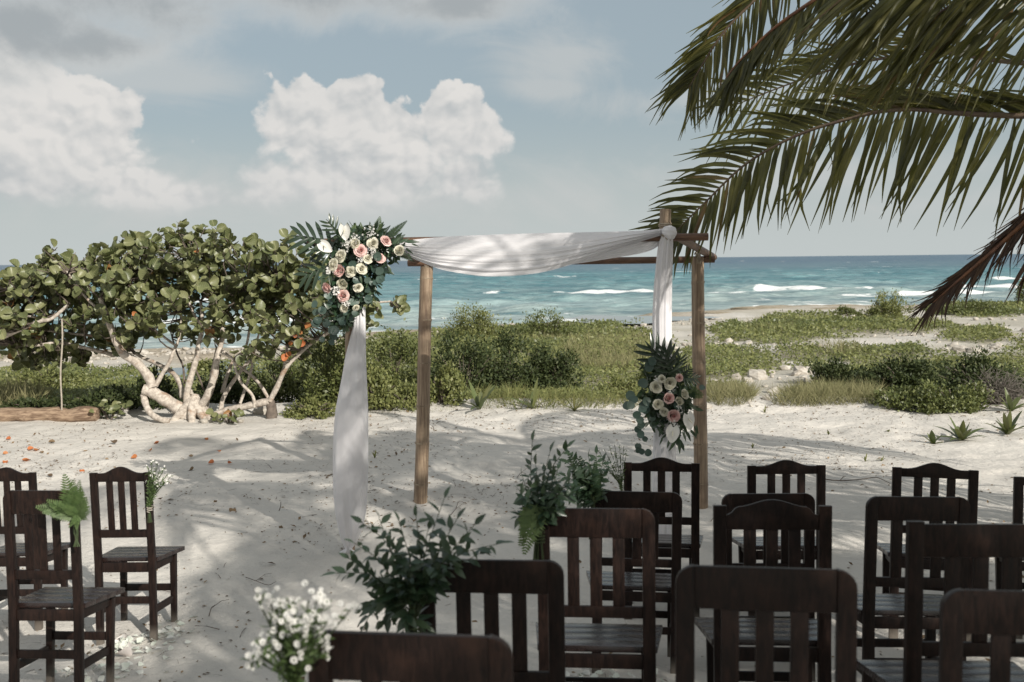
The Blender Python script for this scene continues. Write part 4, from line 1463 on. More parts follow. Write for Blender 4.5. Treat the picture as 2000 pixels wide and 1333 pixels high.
chair('Q', 'round', 1840, 2222, 1163, 2.20, 8, 'near chair cut off by the bottom right corner of the frame')


# ================================================================== BOUQUETS ON THE CHAIRS
def sprig(parent, base, tip, droop, nleaf, lsize, leafmesh, seed, start=0.18, stem_r=0.0022, flat=0.0):
    """stem from base to tip with leaves in pairs; every leaf an object under the stem"""
    rr = random.Random(seed)
    base = Vector(base); tip = Vector(tip)
    L = (tip - base).length
    mid = base.lerp(tip, 0.55) + Vector((rr.uniform(-.06, .06) * L, rr.uniform(-.06, .06) * L, droop * L))
    pts = spline([base, base.lerp(mid, .5) + Vector((0, 0, droop * L * .35)), mid, tip], 9)
    mb = MB(); mb.tube(pts, [stem_r * (1 - 0.07 * k) for k in range(9)], 5)
    s = mb.build('sprig', M['stem'], parent)
    for k in range(nleaf):
        t = start + (1 - start) * (k + 0.6) / nleaf
        i = min(7, int(t * 8)); p = pts[i].lerp(pts[i + 1], t * 8 - i); d = (pts[i + 1] - pts[i]).normalized()
        side = d.orthogonal().normalized()
        side.rotate(Matrix.Rotation((k % 2) * math.pi + rr.uniform(-.7, .7) + (k // 2) * 1.1 * (1 - flat), 3, d))
        ld = d * rr.uniform(0.35, 0.9) + side * rr.uniform(.6, 1) + Vector((0, 0, -0.25))
        if k == nleaf - 1:
            ld = d
        zn = Vector((rr.uniform(-.5, .5), -0.5 + rr.uniform(-.5, .5), 0.7 + rr.uniform(-.4, .4)))
        place('leaf', leafmesh, s, p, ld, zn, lsize * rr.uniform(0.7, 1.2) * (1 - 0.25 * t))
    return s


def greens(label, basepx, Y, tips, nleaf, lsize, leafmesh, depth=0.10, group=None, extra=None, twin=None):
    b = P(basepx[0], basepx[1], Y)
    t = thing('greenery_bouquet', label, 'bouquet', tuple(b))
    n_ = 0
    for k, tp in enumerate(tips):
        yy = Y + random.uniform(-depth, depth)
        q = P(tp[0], tp[1], yy)
        dr_ = tp[2] if len(tp) > 2 else 0.12
        sprig(t, (random.uniform(-.012, .012), random.uniform(-.012, .012), random.uniform(-.03, .02)), q - b, dr_, nleaf, lsize, leafmesh, 100 + k * 7 + int(Y * 100))
    mb = MB()
    for k in range(9):
        a = random.uniform(0, 6.28); q = random.uniform(.004, .016)
        mb.tube([(q * math.cos(a), q * math.sin(a), 0.04), (q * math.cos(a) * .8, q * math.sin(a) * .8, -.05), (q * 1.6 * math.cos(a), q * 1.6 * math.sin(a), -.17)], 0.0035, 5)
    mb.build('stem_bundle', M['stem'], t)
    mb = MB()
    mb.tube([(0.021 * math.cos(a * .5), 0.021 * math.sin(a * .5), -0.02 - a * .0009) for a in range(40)], 0.003, 5)
    mb.build('tie', M['stem'], t)
    return t


greens('large loose spray of dark leaves on the left post of the near aisle chair', (806, 1205), 2.74,
       [(655, 1120, .2), (690, 1060, .15), (705, 1020, .2), (740, 1010, .1), (778, 1015, .06), (812, 1005, .04), (838, 1030, .04), (870, 968, .03), (895, 1010, .05), (930, 1022, .1), (985, 1060, .22), (940, 1080, .12),
        (705, 1190, .3), (700, 1245, .4), (745, 1215, .3), (840, 1235, .3), (720, 1130, .15), (770, 1070, .1), (860, 1070, .06), (800, 1090, .05), (745, 1150, .12), (850, 1130, .15), (780, 1265, .3), (900, 1060, .05), (680, 1090, .15)],
       19, 0.056, LEAF['box'], 0.10)
greens('tall dark eucalyptus and fern bunch on the left post of the third row aisle chair', (1052, 1030), 3.50,
       [(1040, 858, .02), (1046, 905, .04), (1020, 930, .06), (1025, 980, .1), (1010, 1010, .2), (1075, 880, .05), (1090, 915, .06), (1060, 940, .03), (1035, 950, .05), (1110, 872, .15), (1105, 940, .1), (1085, 960, .1), (1070, 990, .1), (1030, 1005, .15), (1120, 960, .1), (1015, 960, .1), (1060, 965, .05), (1095, 990, .12), (1080, 930, .04), (1125, 930, .1)],
       20, 0.052, LEAF['box'], 0.09)
g3 = greens('bush of glossy dark greens on the left post of the second row aisle chair', (1160, 985), 4.66,
            [(1110, 885, .1), (1130, 900, .06), (1150, 895, .05), (1165, 885, .03), (1185, 905, .03), (1105, 930, .12), (1120, 950, .12), (1140, 930, .05), (1160, 925, .02), (1180, 930, .02), (1195, 985, .35), (1130, 975, .2), (1145, 955, .1), (1172, 955, .05), (1110, 905, .1), (1095, 950, .1), (1150, 915, .03), (1125, 915, .05), (1140, 985, .15), (1115, 970, .15), (1178, 900, .03)],
            19, 0.056, LEAF['box'], 0.09)
for (x2, y2) in [(1112, 882), (1135, 892), (1165, 900), (1120, 930)]:
    b = P(1160, 985, 4.66); q = P(x2, y2, 4.62)
    place('fern_frond', FERN_D, g3, (0, 0, 0), q - b, (.1, -1, .3), (q - b).length)
g2 = [c for c in COL.objects if c.name.startswith('greenery_bouquet')][1]
for (x1, y1, x2, y2) in [(1050, 985, 1014, 1070), (1048, 985, 1024, 1088)]:
    b = P(1052, 1030, 3.5); p = P(x1, y1, 3.46); q = P(x2, y2, 3.42)
    place('fern_frond', FERN, g2, p - b, q - p, (.1, -1, .3), (q - p).length)

# fern tied to the left chair
b = P(150, 1040, 4.22)
t = thing('fern_bouquet', 'light green fern fronds tied to the right post of the left chair', 'bouquet', tuple(b))
for (x2, y2, s_) in [(66, 990, .0), (88, 978, .02), (122, 928, .0), (140, 940, .03), (165, 972, .05), (174, 1000, .05), (104, 1008, .03), (132, 1030, .06), (158, 955, .02), (150, 940, .0), (168, 1015, .02), (112, 985, .05), (148, 1035, .04), (80, 1000, .0)]:
    p = P(150 + random.uniform(-6, 6), 1006 + random.uniform(-6, 6), 4.2 - s_); q = P(x2, y2, 4.15 - s_)
    place('fern_frond', FERN, t, p - b, q - p, (random.uniform(-.4, .4), -1, random.uniform(0, .6)), (q - p).length)
mb = MB()
for k in range(6):
    mb.tube([(random.uniform(-.01, .01), -.01, .10), (random.uniform(-.01, .01), -.008, 0), (random.uniform(-.015, .015), -.012, -.06)], .003, 5)
mb.build('stem_bundle', M['stem'], t)


def posy(label, basepx, Y, tips, fsize, nfl, spread, foliage=True, petal='petal_white', leafn=10, leafs=0.02):
    """fan of thin stems with clusters of little white flowers"""
    b = P(basepx[0], basepx[1], Y)
    t = thing('white_posy', label, 'bouquet', tuple(b))
    rr = random.Random(int(Y * 1000))
    mb = MB()
    lv, ld, ln_ = [], [], []
    heads = []
    for (x_, y_) in tips:
        q = P(x_, y_, Y + rr.uniform(-spread, spread)) - b
        pts = spline([(rr.uniform(-.01, .01), rr.uniform(-.01, .01), -.10), (0, 0, 0), Vector(q) * .5 + Vector((0, 0, .01)), q], 7)
        mb.tube(pts, .0018, 4)
        heads.append(Vector(q))
        for j in range(leafn):
            s = rr.uniform(.3, 1); i = min(5, int(s * 6)); p = pts[i].lerp(pts[i + 1], s * 6 - i)
            lv.append(tuple(p)); ld.append((rr.gauss(0, 1), rr.gauss(0, 1), rr.gauss(.6, .7)))
    mb.build('stems', M['stem'], t)
    lv = np.array(lv); ld = np.array(ld)
    o = put('foliage', joined('foliage', LN_V, LN_F, dir_mats(ld, np.random.default_rng(1).normal(0, 1, ld.shape), np.full(len(ld), leafs)), lv, [M['fern']]), t)
    tag(o, kind='stuff')
    # a flower head: a few ruffled petals
    fm = MB()
    for k in range(11):
        a = k * 2.4; r_ = 0.35 + .6 * (k / 11) ** .5; zz = .5 * (1 - k / 11)
        c = Vector((r_ * .5 * math.cos(a), r_ * .5 * math.sin(a), zz)); e = Vector((math.cos(a), math.sin(a), .35)); s = Vector((-e.y, e.x, 0))
        fm.face([c - s * .18, c + e * .45 - s * .38, c + e * .62, c + e * .45 + s * .38, c + s * .18])
    fme = fm.mesh('flower', [M[petal]], smooth=False)
    for hd in heads:
        for j in range(nfl):
            p = hd + Vector((rr.gauss(0, fsize * 1.5), rr.gauss(0, fsize * 1.5), rr.gauss(0, fsize * 1.4)))
            face_dir(t, 'flower', fme, p, (rr.gauss(0, .6), -0.8 + rr.gauss(0, .5), .8), fsize * rr.uniform(.7, 1.2))
    mb = MB()
    mb.tube([(0.014 * math.cos(a * .5), 0.014 * math.sin(a * .5), -0.01 - a * .0009) for a in range(36)], 0.0025, 5)
    mb.build('tie', M['rope'], t)
    return t


rb = random.Random(8)
posy('small posy of white sprays tied to the right post of the arched left chair', (292, 985), 5.24,
     [(290, 915), (297, 903), (304, 912), (312, 918), (320, 916), (328, 925), (335, 930), (300, 925), (310, 932), (318, 936), (294, 930), (303, 945), (325, 940), (308, 906), (288, 940), (312, 950)], .0048, 4, .04, leafn=26, leafs=.022)
posy('clump of small white statice flowers beside the left post of the nearest chair', (575, 1345), 1.93,
     [(505 + rb.uniform(-8, 8), 1165)] + [(rb.uniform(515, 640), 1150 + rb.uniform(20, 60)) for _ in range(11)] + [(rb.uniform(500, 640), rb.uniform(1210, 1290)) for _ in range(20)] + [(500, 1275), (490, 1290), (512, 1262), (530, 1160), (690, 1185)], .0062, 6, .05, leafn=20, leafs=.024)
posy('airy bunch of baby breath on the left post of the front row aisle chair', (1214, 955), 5.46,
     [(1170, 890), (1180, 878), (1190, 872), (1200, 868), (1210, 866), (1218, 872), (1224, 880), (1175, 905), (1188, 892), (1200, 885), (1212, 888), (1220, 900), (1185, 915), (1198, 905), (1210, 910), (1205, 925), (1194, 925), (1168, 880)], .005, 4, .05, leafn=18, leafs=.018)

# ================================================================== SMALL THINGS ON THE SAND
p = PG(246, 1282)
cone = thing('paper_cone', 'small white paper cone of petals lying on the sand by the posy chair', 'paper cone', (p.x, p.y, p.z + 0.035), (R(38), 0, R(-25)))
rows = []
for i in range(8):
    s = i / 7
    rows.append([((0.004 + 0.052 * s) * math.cos(a), (0.004 + 0.052 * s) * math.sin(a), -0.07 + 0.13 * s + 0.008 * s * math.cos(a)) for a in np.linspace(0, 2 * math.pi, 25)[:-1]])
mb = MB(); mb.grid(rows, close_u=True); mb.build('cone', M['paper'], cone)
PET_V, PET_F = oval_leaf(0.85, 3, 0.25, 0.25)
rr = np.random.default_rng(4)
o = put('petals', joined('petals', PET_V, PET_F, frame_mats(rr.normal(0, .5, (22, 3)) + (0, 0, 1), rr.uniform(0, 6, 22), rr.uniform(.03, .045, 22)), rr.normal(0, .018, (22, 3)) * (1, 1, .3) + (0, 0, .058), [M['petal_pale']]), cone)


def petal_drift(label, spots, n, seed):
    rr = np.random.default_rng(seed)
    c = []
    for (x_, y_, w_) in spots:
        p = PG(x_, y_)
        k = int(n * w_)
        q = rr.normal(0, 1, (k, 2)) * (0.085, 0.075)
        for a, b_ in q:
            c.append((p.x + a, p.y + b_, gz(p.x + a, p.y + b_) + rr.uniform(.003, .018)))
    c = np.array(c)
    o = put('petal_drift', joined('petal_drift', PET_V, PET_F, frame_mats(rr.normal(0, .45, c.shape) + (0, 0, 1), rr.uniform(0, 6, len(c)), rr.uniform(.028, .055, len(c))), c, [M['petal_pale']]))
    return tag(o, label, 'petals', kind='stuff')


petal_drift('pale green white petals strewn along the aisle beside the left chairs', [(322, 1240, 1.2), (300, 1255, 1), (270, 1268, 1.2), (285, 1285, .6), (190, 1290, .5), (250, 1300, .5), (165, 1310, .7), (120, 1325, .6), (215, 1325, .6), (335, 1228, .6)], 17, 3)
petal_drift('pale petals strewn along the aisle beside the right chairs', [(1140, 1290, .7), (1160, 1310, .8), (1130, 1325, .8), (1190, 1330, .6), (1245, 1330, .5), (1150, 1345, .8), (1080, 1345, .5)], 16, 4)

lab = ['uppermost leaf of the small orange trio lying above the fern chair', 'left leaf of the small orange trio above the fern chair', 'brown leaf, right of the small orange trio above the fern chair', 'orange leaf at the left edge of the photo, behind the cut off chair', 'orange leaf just above the crest of the cut off chair', 'brown leaf lying between the cut off chair and the posy chair', 'orange leaf on the sand right of the white posy', 'orange leaf above and right of the white posy', 'brown leaf farther back, straight above the fern chair', 'orange leaf well above and right of the posy, toward the tree', 'orange leaf at the edge of the palm shade left of the hanging drape', 'brown leaf in the sun, lowest of those left of the hanging drape', 'orange leaf nearest to the hanging drape', 'orange leaf uppermost of those left of the hanging drape', 'brown leaf midway between the posy and the hanging drape, by the shade edge', 'small orange leaf farthest back between the tree and the hanging drape', 'orange leaf farthest back at the left, just below the driftwood log', 'brown leaf alone in the middle of the aisle sand', 'orange leaf close above the posy chair crest', 'orange leaf low at the left edge, beside the cut off chair crest', 'brown leaf far back, directly above the posy chair']
pos = [(190, 78), (150, 92), (220, 93), (15, 112), (120, 150), (282, 233), (740, 128), (815, 85), (260, 45), (860, 45), (1155, 152), (1045, 195), (1250, 165), (1187, 100), (1040, 118), (1110, 32), (60, 20), (1255, 415), (440, 190), (30, 145), (620, 60)]
for k, (cx, cy) in enumerate(pos):
    p = PG(cx / 2.76, 850 + cy / 2.76)
    o = put('fallen_leaf', LEAF['orange'] if k % 3 != 2 else LEAF['grape'])
    if k % 3 == 2:
        o.data = single_leaf('leaf', RD2_V, RD2_F, M['litter']) if k == 2 else bpy.data.objects['fallen_leaf.002'].data
    sz_ = random.uniform(.045, .085)
    o.matrix_basis = m4(frame_mats(np.array([[random.uniform(-.5, .5), random.uniform(-.7, .1), 1]]), np.array([random.uniform(0, 6)]), [sz_])[0], p + Vector((0, 0, .018)))
    tag(o, lab[k], 'fallen leaf', 'fallen leaves on the sand')

TW = [([(545, 998), (549, 990), (551, 978)], 'short dark upright twig in the sand left of the hanging drape', .004),
      ([(1612, 938), (1640, 941), (1680, 937), (1712, 939), (1738, 942)], 'long thin dark twig on the sand between two front row chairs', .006),
      ([(408, 1203), (413, 1195), (420, 1190)], 'forked little twig on the sand right of the posy chair', .003),
      ([(880, 1008), (890, 996), (897, 985), (912, 990)], 'curved dry twig just right of the left rear bamboo post', .003),
      ([(1010, 935), (1018, 930), (1028, 928)], 'thin twig on the sand left of the tall eucalyptus bunch', .003),
      ([(480, 1128), (500, 1143), (524, 1150), (540, 1147)], 'long fine twig on the shaded aisle sand', .0025),
      ([(1388, 1020), (1400, 1015), (1412, 1004)], 'bent twig on the sand beside the right rear post foot', .003)]
for pts, lab, r_ in TW:
    w3 = []
    for i, (x_, y_) in enumerate(pts):
        p = PG(x_, y_) if i in (0, len(pts) - 1) or 'upright' not in lab else PG(*pts[0])
        w3.append(p + Vector((0, 0, .012 + .012 * (i % 2))))
    if 'upright' in lab:
        q = PG(*pts[0]); w3 = [q, q + Vector((.012, 0, .03)), q + Vector((.018, 0, .075))]
    mb = MB(); mb.tube(spline(w3, 10), [r_ * (1 - .05 * k) for k in range(10)], 5, wob=.15)
    if len(pts) > 2 and 'upright' not in lab:
        m_ = w3[1]; mb.tube([m_, m_ + Vector((.05, .04, .03)), m_ + Vector((.08, .09, .02))], r_ * .6, 4)
    tag(mb.build('twig', M['bark_dark']), lab, 'twig')

# litter: bits of leaf and stick, thick near the tree, thin elsewhere
def scatter_sand(n, dens, seed):
    rr = np.random.default_rng(seed); X = []; Y = []
    while len(X) < n:
        y_ = 2.0 + 12.2 * rr.random(20000) ** 0.8; x_ = rr.uniform(-.56, .56, 20000) * y_
        k = rr.random(20000) < dens(x_, y_)
        X += list(x_[k]); Y += list(y_[k])
    return np.array(X[:n]), np.array(Y[:n])


dens = lambda x_, y_: np.clip((fbm(x_ * .8, y_ * .8, 15, 3) - .33) * 2.0, 0.03, 1) * np.clip(.16 + .10 * np.clip(y_ - 4, 0, 10) + .25 * np.clip(-x_ - 1, 0, 3) * (y_ > 7), 0, 1)
X, Y = scatter_sand(9000, dens, 2)
sz_ = rng.gamma(2.2, .008, len(X)) + .005
o = put('leaf_litter', joined('leaf_litter', QUADLEAF_V, QUADLEAF_F, frame_mats(rng.normal(0, .35, (len(X), 3)) + (0, 0, 1), rng.uniform(0, 6.28, len(X)), sz_), np.stack([X, Y, ground(X, Y) + .005], 1), [M['litter']], False))
tag(o, 'brown crumbs of leaf littered over the sand', 'leaf litter', kind='stuff')
X, Y = scatter_sand(2400, dens, 5)
sz_ = rng.gamma(2.0, .022, len(X)) + .02
tv = np.array([(0, .02, 0), (0, -.02, .01), (.5, -.018, .05), (.5, .02, .06), (1, .03, 0), (1, .0, .01)])
o = put('stick_litter', joined('stick_litter', tv, BLADE_F, frame_mats(rng.normal(0, .2, (len(X), 3)) + (0, 0, 1), rng.uniform(0, 6.28, len(X)), sz_), np.stack([X, Y, ground(X, Y) + .005], 1), [M['bark_dark']], False))
tag(o, 'thin dark sticks and stalks littered over the sand', 'stick litter', kind='stuff')


def lily(px_, py_, n, L, label, mat='lily', name='spider_lily', cat='plant', spread=1.0, wid=0.028):
    p = PG(px_, py_)
    t = thing(name, label, cat, tuple(p))
    for k in range(n):
        a = 2 * math.pi * k / n + random.uniform(-.3, .3); e = random.uniform(.45, 1.25)
        d = Vector((math.cos(a) * math.cos(e) * spread, math.sin(a) * math.cos(e) * spread, math.sin(e)))
        l_ = L * random.uniform(.65, 1.1); s = Vector((-math.sin(a), math.cos(a), 0))
        rows = []
        for i in range(7):
            u = i / 6
            c = d * (l_ * u) + Vector((0, 0, -.45 * l_ * u * u * math.cos(e)))
            w = wid * (.7 + .5 * math.sin(math.pi * u)) * (1 - u ** 4) + .0005
            rows.append([c + s * w, c + Vector((0, 0, -.35 * w)), c - s * w])
        mb = MB(); mb.grid(rows)
        mb.build('blade', M[mat], t)
    return t


lily(1878, 862, 17, .40, 'large spiky spider lily on the bare sand between the seedling and the edge plant')
lily(1968, 850, 15, .38, 'spider lily plant cut by the right edge, beside the larger spiky one')
lily(1975, 806, 9, .40, 'arching spider lily at the scrub edge, behind the plant at the right edge')
lily(1822, 866, 6, .22, 'small flat spider lily seedling left of the large spiky one')
lily(936, 800, 11, .62, 'pale spider lily rising at the scrub edge beneath the cloth swag', wid=.03)
lily(1040, 800, 7, .62, 'bent spider lily with a long drooping blade right of the pale one', wid=.026)
lily(1122, 800, 10, .40, 'low grassy tuft at the scrub edge under the swag right part', 'grass', 'grass_tuft', 'grass tuft', wid=.012)
for (x_, y_, l_, lab) in [(1494, 806, .14, 'tiny green sprout on the sand right of the rear bamboo post'), (1722, 903, .14, 'green sprout just above the front row chair at the right'), (1690, 900, .12, 'thin leaning sprout left of the green sprout by the front row'),
                          (732, 895, .13, 'single green sprout right of the hanging drape'), (1470, 878, .09, 'small sprout on the striped sand behind the alone standing chair'), (1618, 848, .10, 'thin upright sprout in the sunlit sand stripe'),
                          (1735, 846, .10, 'little sprig in the sand left of the lily seedling')]:
    lily(x_, y_, 5, l_, lab, 'grass', 'sprout', 'sprout', .6, .007)

# ================================================================== SEA GRAPE TREE
tb = PG(372, 818)
tree = thing('sea_grape_tree', 'spreading sea grape tree with pale twisted stems and round leathery leaves', 'tree', tuple(tb))
TD = tb.y


def cpt(x_, y_, dd=0.0):
    return P(x_ / 2.857, 400 + y_ / 2.857, TD + dd)


BR_ = [  # name, [(crop x, crop y, depth offset)], radius from, radius to (metres)
    ('trunk', [(1045, 1185, 0), (1000, 1140, 0), (915, 1085, -.05), (845, 1045, -.1), (797, 1030, -.12)], .17, .105),
    ('trunk', [(1060, 1200, 0), (1075, 1150, 0.02), (1085, 1100, .05), (1090, 1060, .08)], .20, .09),
    ('branch', [(850, 1020, -.1), (828, 960, -.1), (760, 880, -.15), (690, 835, -.2), (648, 765, -.2), (620, 690, -.25), (590, 610, -.3), (560, 520, -.3)], .115, .05),
    ('branch', [(800, 1060, -.1), (815, 1120, -.15), (845, 1170, -.2), (900, 1200, -.25), (945, 1205, -.25)], .075, .055),
    ('branch', [(870, 1010, -.08), (905, 945, -.1), (945, 880, -.1), (968, 820, -.1), (1000, 740, 0), (1010, 600, 0)], .055, .02),
    ('branch', [(1045, 1130, 0), (1045, 1040, .0), (1075, 930, .0), (1098, 850, 0), (1108, 775, 0), (1130, 690, .05), (1120, 540, .1)], .085, .03),
    ('branch', [(1020, 1080, .1), (1005, 1000, .2), (960, 935, .3), (880, 890, .4), (790, 850, .5), (700, 790, .6)], .07, .03),
    ('branch', [(1110, 1140, 0), (1160, 1060, -.05), (1195, 960, -.05), (1212, 860, -.05), (1235, 770, 0), (1240, 700, 0), (1215, 640, 0), (1230, 500, 0)], .095, .03),
    ('branch', [(1105, 1130, .05), (1070, 1070, .1), (1060, 1040, .15)], .07, .05),
    ('branch', [(1150, 1170, .1), (1160, 1080, .15), (1180, 950, .2), (1210, 800, .25)], .05, .025),
    ('branch', [(1030, 1000, .1), (1020, 900, .15), (990, 835, .2), (960, 740, .3)], .025, .015),
    ('branch', [(1140, 1040, .2), (1105, 950, .25), (1070, 880, .3)], .025, .018),
    ('branch', [(1230, 1150, .15), (1250, 1070, .2), (1320, 960, .25), (1380, 885, .3), (1395, 870, .3)], .055, .03),
    ('branch', [(1240, 1050, .4), (1275, 930, .45), (1310, 860, .5), (1370, 800, .5), (1400, 650, .5)], .045, .025),
    ('trunk', [(1200, 1170, .0), (1270, 1145, .0), (1350, 1130, -.02), (1430, 1112, -.03), (1500, 1098, -.03)], .065, .075),
    ('branch', [(1505, 1095, -.03), (1545, 1020, -.05), (1590, 920, -.08), (1650, 850, -.1), (1740, 770, -.15), (1800, 735, -.2), (1900, 660, -.25), (2050, 560, -.3), (2180, 540, -.3)], .065, .02),
    ('branch', [(1500, 1085, .0), (1455, 1010, .02), (1400, 950, .05), (1340, 905, .1), (1250, 820, .15), (1200, 760, .2)], .04, .02),
    ('branch', [(1420, 1130, -.05), (1408, 1065, -.08), (1350, 1000, -.1), (1318, 930, -.1), (1300, 860, -.1), (1230, 830, -.1)], .04, .02),
    ('branch', [(1340, 1110, .3), (1400, 930, .4), (1410, 860, .4), (1450, 700, .4)], .035, .02),
    ('branch', [(1580, 950, .1), (1590, 880, .15), (1600, 780, .2), (1580, 620, .2)], .04, .02),
    ('branch', [(640, 840, .5), (540, 815, .3), (430, 790, .2), (330, 770, .1), (200, 785, 0), (90, 780, 0)], .05, .025),
    ('branch', [(700, 790, .5), (560, 740, .4), (400, 720, .3), (240, 700, .3)], .04, .02),
    ('branch', [(-40, 760, -.4), (60, 720, -.4), (150, 680, -.45), (230, 650, -.45), (290, 635, -.45), (380, 560, -.4)], .055, .03),
    ('branch', [(-60, 640, -.2), (60, 630, -.2), (170, 625, -.25), (240, 640, -.25)], .03, .018),
    ('branch', [(590, 610, -.3), (500, 540, -.3), (420, 440, -.3), (370, 370, -.3)], .035, .015),
    ('branch', [(600, 640, -.3), (670, 540, -.2), (700, 420, -.2)], .035, .015),
    ('branch', [(760, 640, .1), (850, 690, .1), (930, 750, .1), (985, 790, .05)], .03, .025),
    ('branch', [(1110, 770, 0), (1180, 740, .1), (1215, 690, .1)], .03, .02),
    ('branch', [(1215, 640, 0), (1290, 560, 0), (1380, 480, 0)], .03, .014), ('branch', [(1130, 690, .05), (1060, 560, .05), (1040, 380, .05), (1060, 280, .05)], .03, .012),
    ('branch', [(1450, 700, .4), (1520, 560, .2), (1560, 420, .1)], .025, .012), ('branch', [(240, 640, -.4), (150, 520, -.3), (60, 470, -.3)], .03, .014),
    ('branch', [(180, 620, -.3), (200, 580, -.35), (240, 640, -.4)], .02, .015), ('branch', [(480, 780, .2), (470, 700, .1), (480, 640, 0)], .02, .012),
]
samples = []
for k, (nm, pts, r0, r1) in enumerate(BR_):
    n_ = 8 + 5 * len(pts)
    w3 = [p - tb for p in spline([cpt(*p) for p in pts], n_)]
    mb = MB()
    mb.tube(w3, [lerp(r0 * .58, r1 * .66, i / (n_ - 1)) * (1 + .06 * math.sin(i * .9 + k)) for i in range(n_)], 10, wob=.03, seed=k)
    mb.build(nm, M['bark'] if r0 > .028 else M['bark_dark'], tree)
    samples += w3[len(w3) // 3:]
# knotted root foot and the dark stump under the right limb
mb = MB()
for k in range(6):
    a = k * 1.13 + .4 * math.sin(k * 5); p0 = cpt(1075, 1150) - tb
    e = Vector((math.cos(a) * .33, math.sin(a) * .2 - .05, 0)); e.z = gz(tb.x + e.x + p0.x, tb.y + e.y + p0.y) - tb.z
    mb.tube(spline([p0 + Vector((0, 0, .12)), p0 + e * .45 + Vector((0, 0, .0)), p0 + e + Vector((0, 0, -.20))], 8), [.07, .066, .06, .055, .05, .045, .04, .03], 9, wob=.15, seed=k)
mb.build('root', M['bark'], tree)
mb = MB()
p0 = cpt(1515, 1170) - tb
mb.tube(spline([cpt(1512, 1090) - tb, p0, p0 + Vector((.02, 0, -.18))], 7), [.05, .06, .06, .065, .07, .07, .08], 10, wob=.3, seed=3)
mb.build('stump', M['bark_dark'], tree)

# crown: rosettes of round leaves
CR_ = [(60, 562, 85, 45, -.1, 1), (165, 535, 105, 50, -.15, 1.1), (255, 515, 62, 45, -.2, 1.1), (362, 500, 68, 45, -.1, 1.2), (300, 560, 100, 50, -.3, 1.1), (440, 525, 85, 50, -.2, 1.1), (530, 535, 75, 50, -.2, 1.1),
       (605, 555, 62, 50, -.2, 1.1), (588, 620, 58, 40, -.3, 1), (515, 650, 45, 40, -.45, 1), (440, 598, 85, 32, -.1, .8), (240, 608, 75, 36, -.3, 1), (100, 620, 100, 40, .1, 1.1), (110, 688, 105, 32, .6, 1.5), (15, 600, 40, 60, -.2, 1),
       (668, 600, 55, 40, -.2, 1), (738, 598, 42, 14, -.3, 1.2), (700, 640, 26, 24, -.2, 1), (268, 470, 22, 14, -.2, 1.3), (372, 452, 26, 12, -.1, 1.6), (410, 470, 45, 18, 0, 1), (518, 492, 32, 16, -.2, 1.4), (556, 487, 14, 12, -.2, 1.4), (200, 488, 30, 14, -.1, 1.2), (100, 500, 24, 12, -.1, 1.2),
       (378, 635, 35, 18, -.3, .7), (215, 660, 50, 26, .4, 1.2), (290, 640, 30, 20, .1, .6), (180, 580, 90, 40, .3, .9), (360, 570, 120, 40, .35, .9), (520, 580, 90, 40, .35, .9), (-120, 590, 130, 70, 0, .8), (30, 660, 50, 40, .3, 1.2), (330, 650, 60, 22, .1, .7), (440, 650, 50, 20, .1, .6), (235, 668, 45, 24, .2, .9), (560, 665, 40, 24, -.3, .9), (500, 700, 22, 16, -.45, 1.2), (600, 680, 30, 20, -.1, .5)]
rr = np.random.default_rng(21)
ros = []
for (cx, cy, rx, ry, dd, w_) in CR_:
    n_ = max(3, int(rx * ry * 0.0095 * w_))
    for _ in range(n_):
        a = rr.uniform(0, 6.28); q = math.sqrt(rr.random())
        p = P(cx + rx * q * math.cos(a), cy + ry * q * math.sin(a), TD + dd + rr.normal(0, .34)) - tb
        ros.append((p, cy + ry * q * math.sin(a)))
lc, ld, lnn, ls = [], [], [], []
tw = MB()
sp = np.array([tuple(s) for s in samples])
for i, (p, py_) in enumerate(ros):
    axis_ = np.array((rr.normal(0, .6), rr.normal(-.25, .6), rr.uniform(.1, 1.0))); axis_ /= np.linalg.norm(axis_)
    dist = np.linalg.norm(sp - np.array(p), axis=1); k = int(np.argmin(dist)); s = samples[k]
    if dist[k] > .05:
        mid = Vector(s).lerp(p, .55) + Vector((rr.normal(0, .04), rr.normal(0, .04), -.04))
        tw.tube(spline([s, mid, p, p + Vector(axis_) * .10], 6), [.012, .010, .008, .007, .006, .005], 4, cap=False)
    for j in range(rr.integers(4, 8)):
        dv = rr.normal(0, 1, 3); dv -= axis_ * dv.dot(axis_); dv /= np.linalg.norm(dv)
        dv = dv + axis_ * rr.uniform(-.2, 1.0)
        lc.append(np.array(p) + axis_ * (.10 * rr.uniform(-.9, 1)) + dv * .02); ld.append(dv)
        nn = axis_ * .6 + rr.normal(0, .55, 3) + (0.25, -.5, .35)
        lnn.append(nn); ls.append(rr.uniform(.062, .158))
tw.build('twigs', M['bark_dark'], tree)['kind'] = 'stuff'
lc, ld, lnn, ls = map(np.array, (lc, ld, lnn, ls))
MT = dir_mats(ld, lnn, ls)
px_, py_ = project(lc + np.array(tb))
order = np.argsort(lc[:, 1] + np.where((px_ < 0) | (px_ > 800), 5, 0))
for i in order[:286]:
    o = put('leaf', LEAF['grape'], tree); o.matrix_basis = m4(MT[i], lc[i])
rest = order[286:]
o = put('crown', joined('crown', RD2_V, np.array([list(f) for f in RD2_F]), MT[rest], lc[rest], [M['grape']]), tree); tag(o, kind='stuff')
for (x_, y_) in [(1665, 690), (1690, 715), (1700, 685), (1640, 720), (1650, 745), (1690, 740), (1630, 765), (1660, 770), (1605, 820), (1600, 835), (1655, 790), (620, 495), (735, 610), (1085, 235)]:
    p = cpt(x_, y_, -.62) - tb
    o = face_dir(tree, 'leaf', LEAF['orange'], p, (random.uniform(-.7, .7), -1, random.uniform(-.3, .6)), random.uniform(.055, .10))
    o['label'] = 'orange dying leaf'

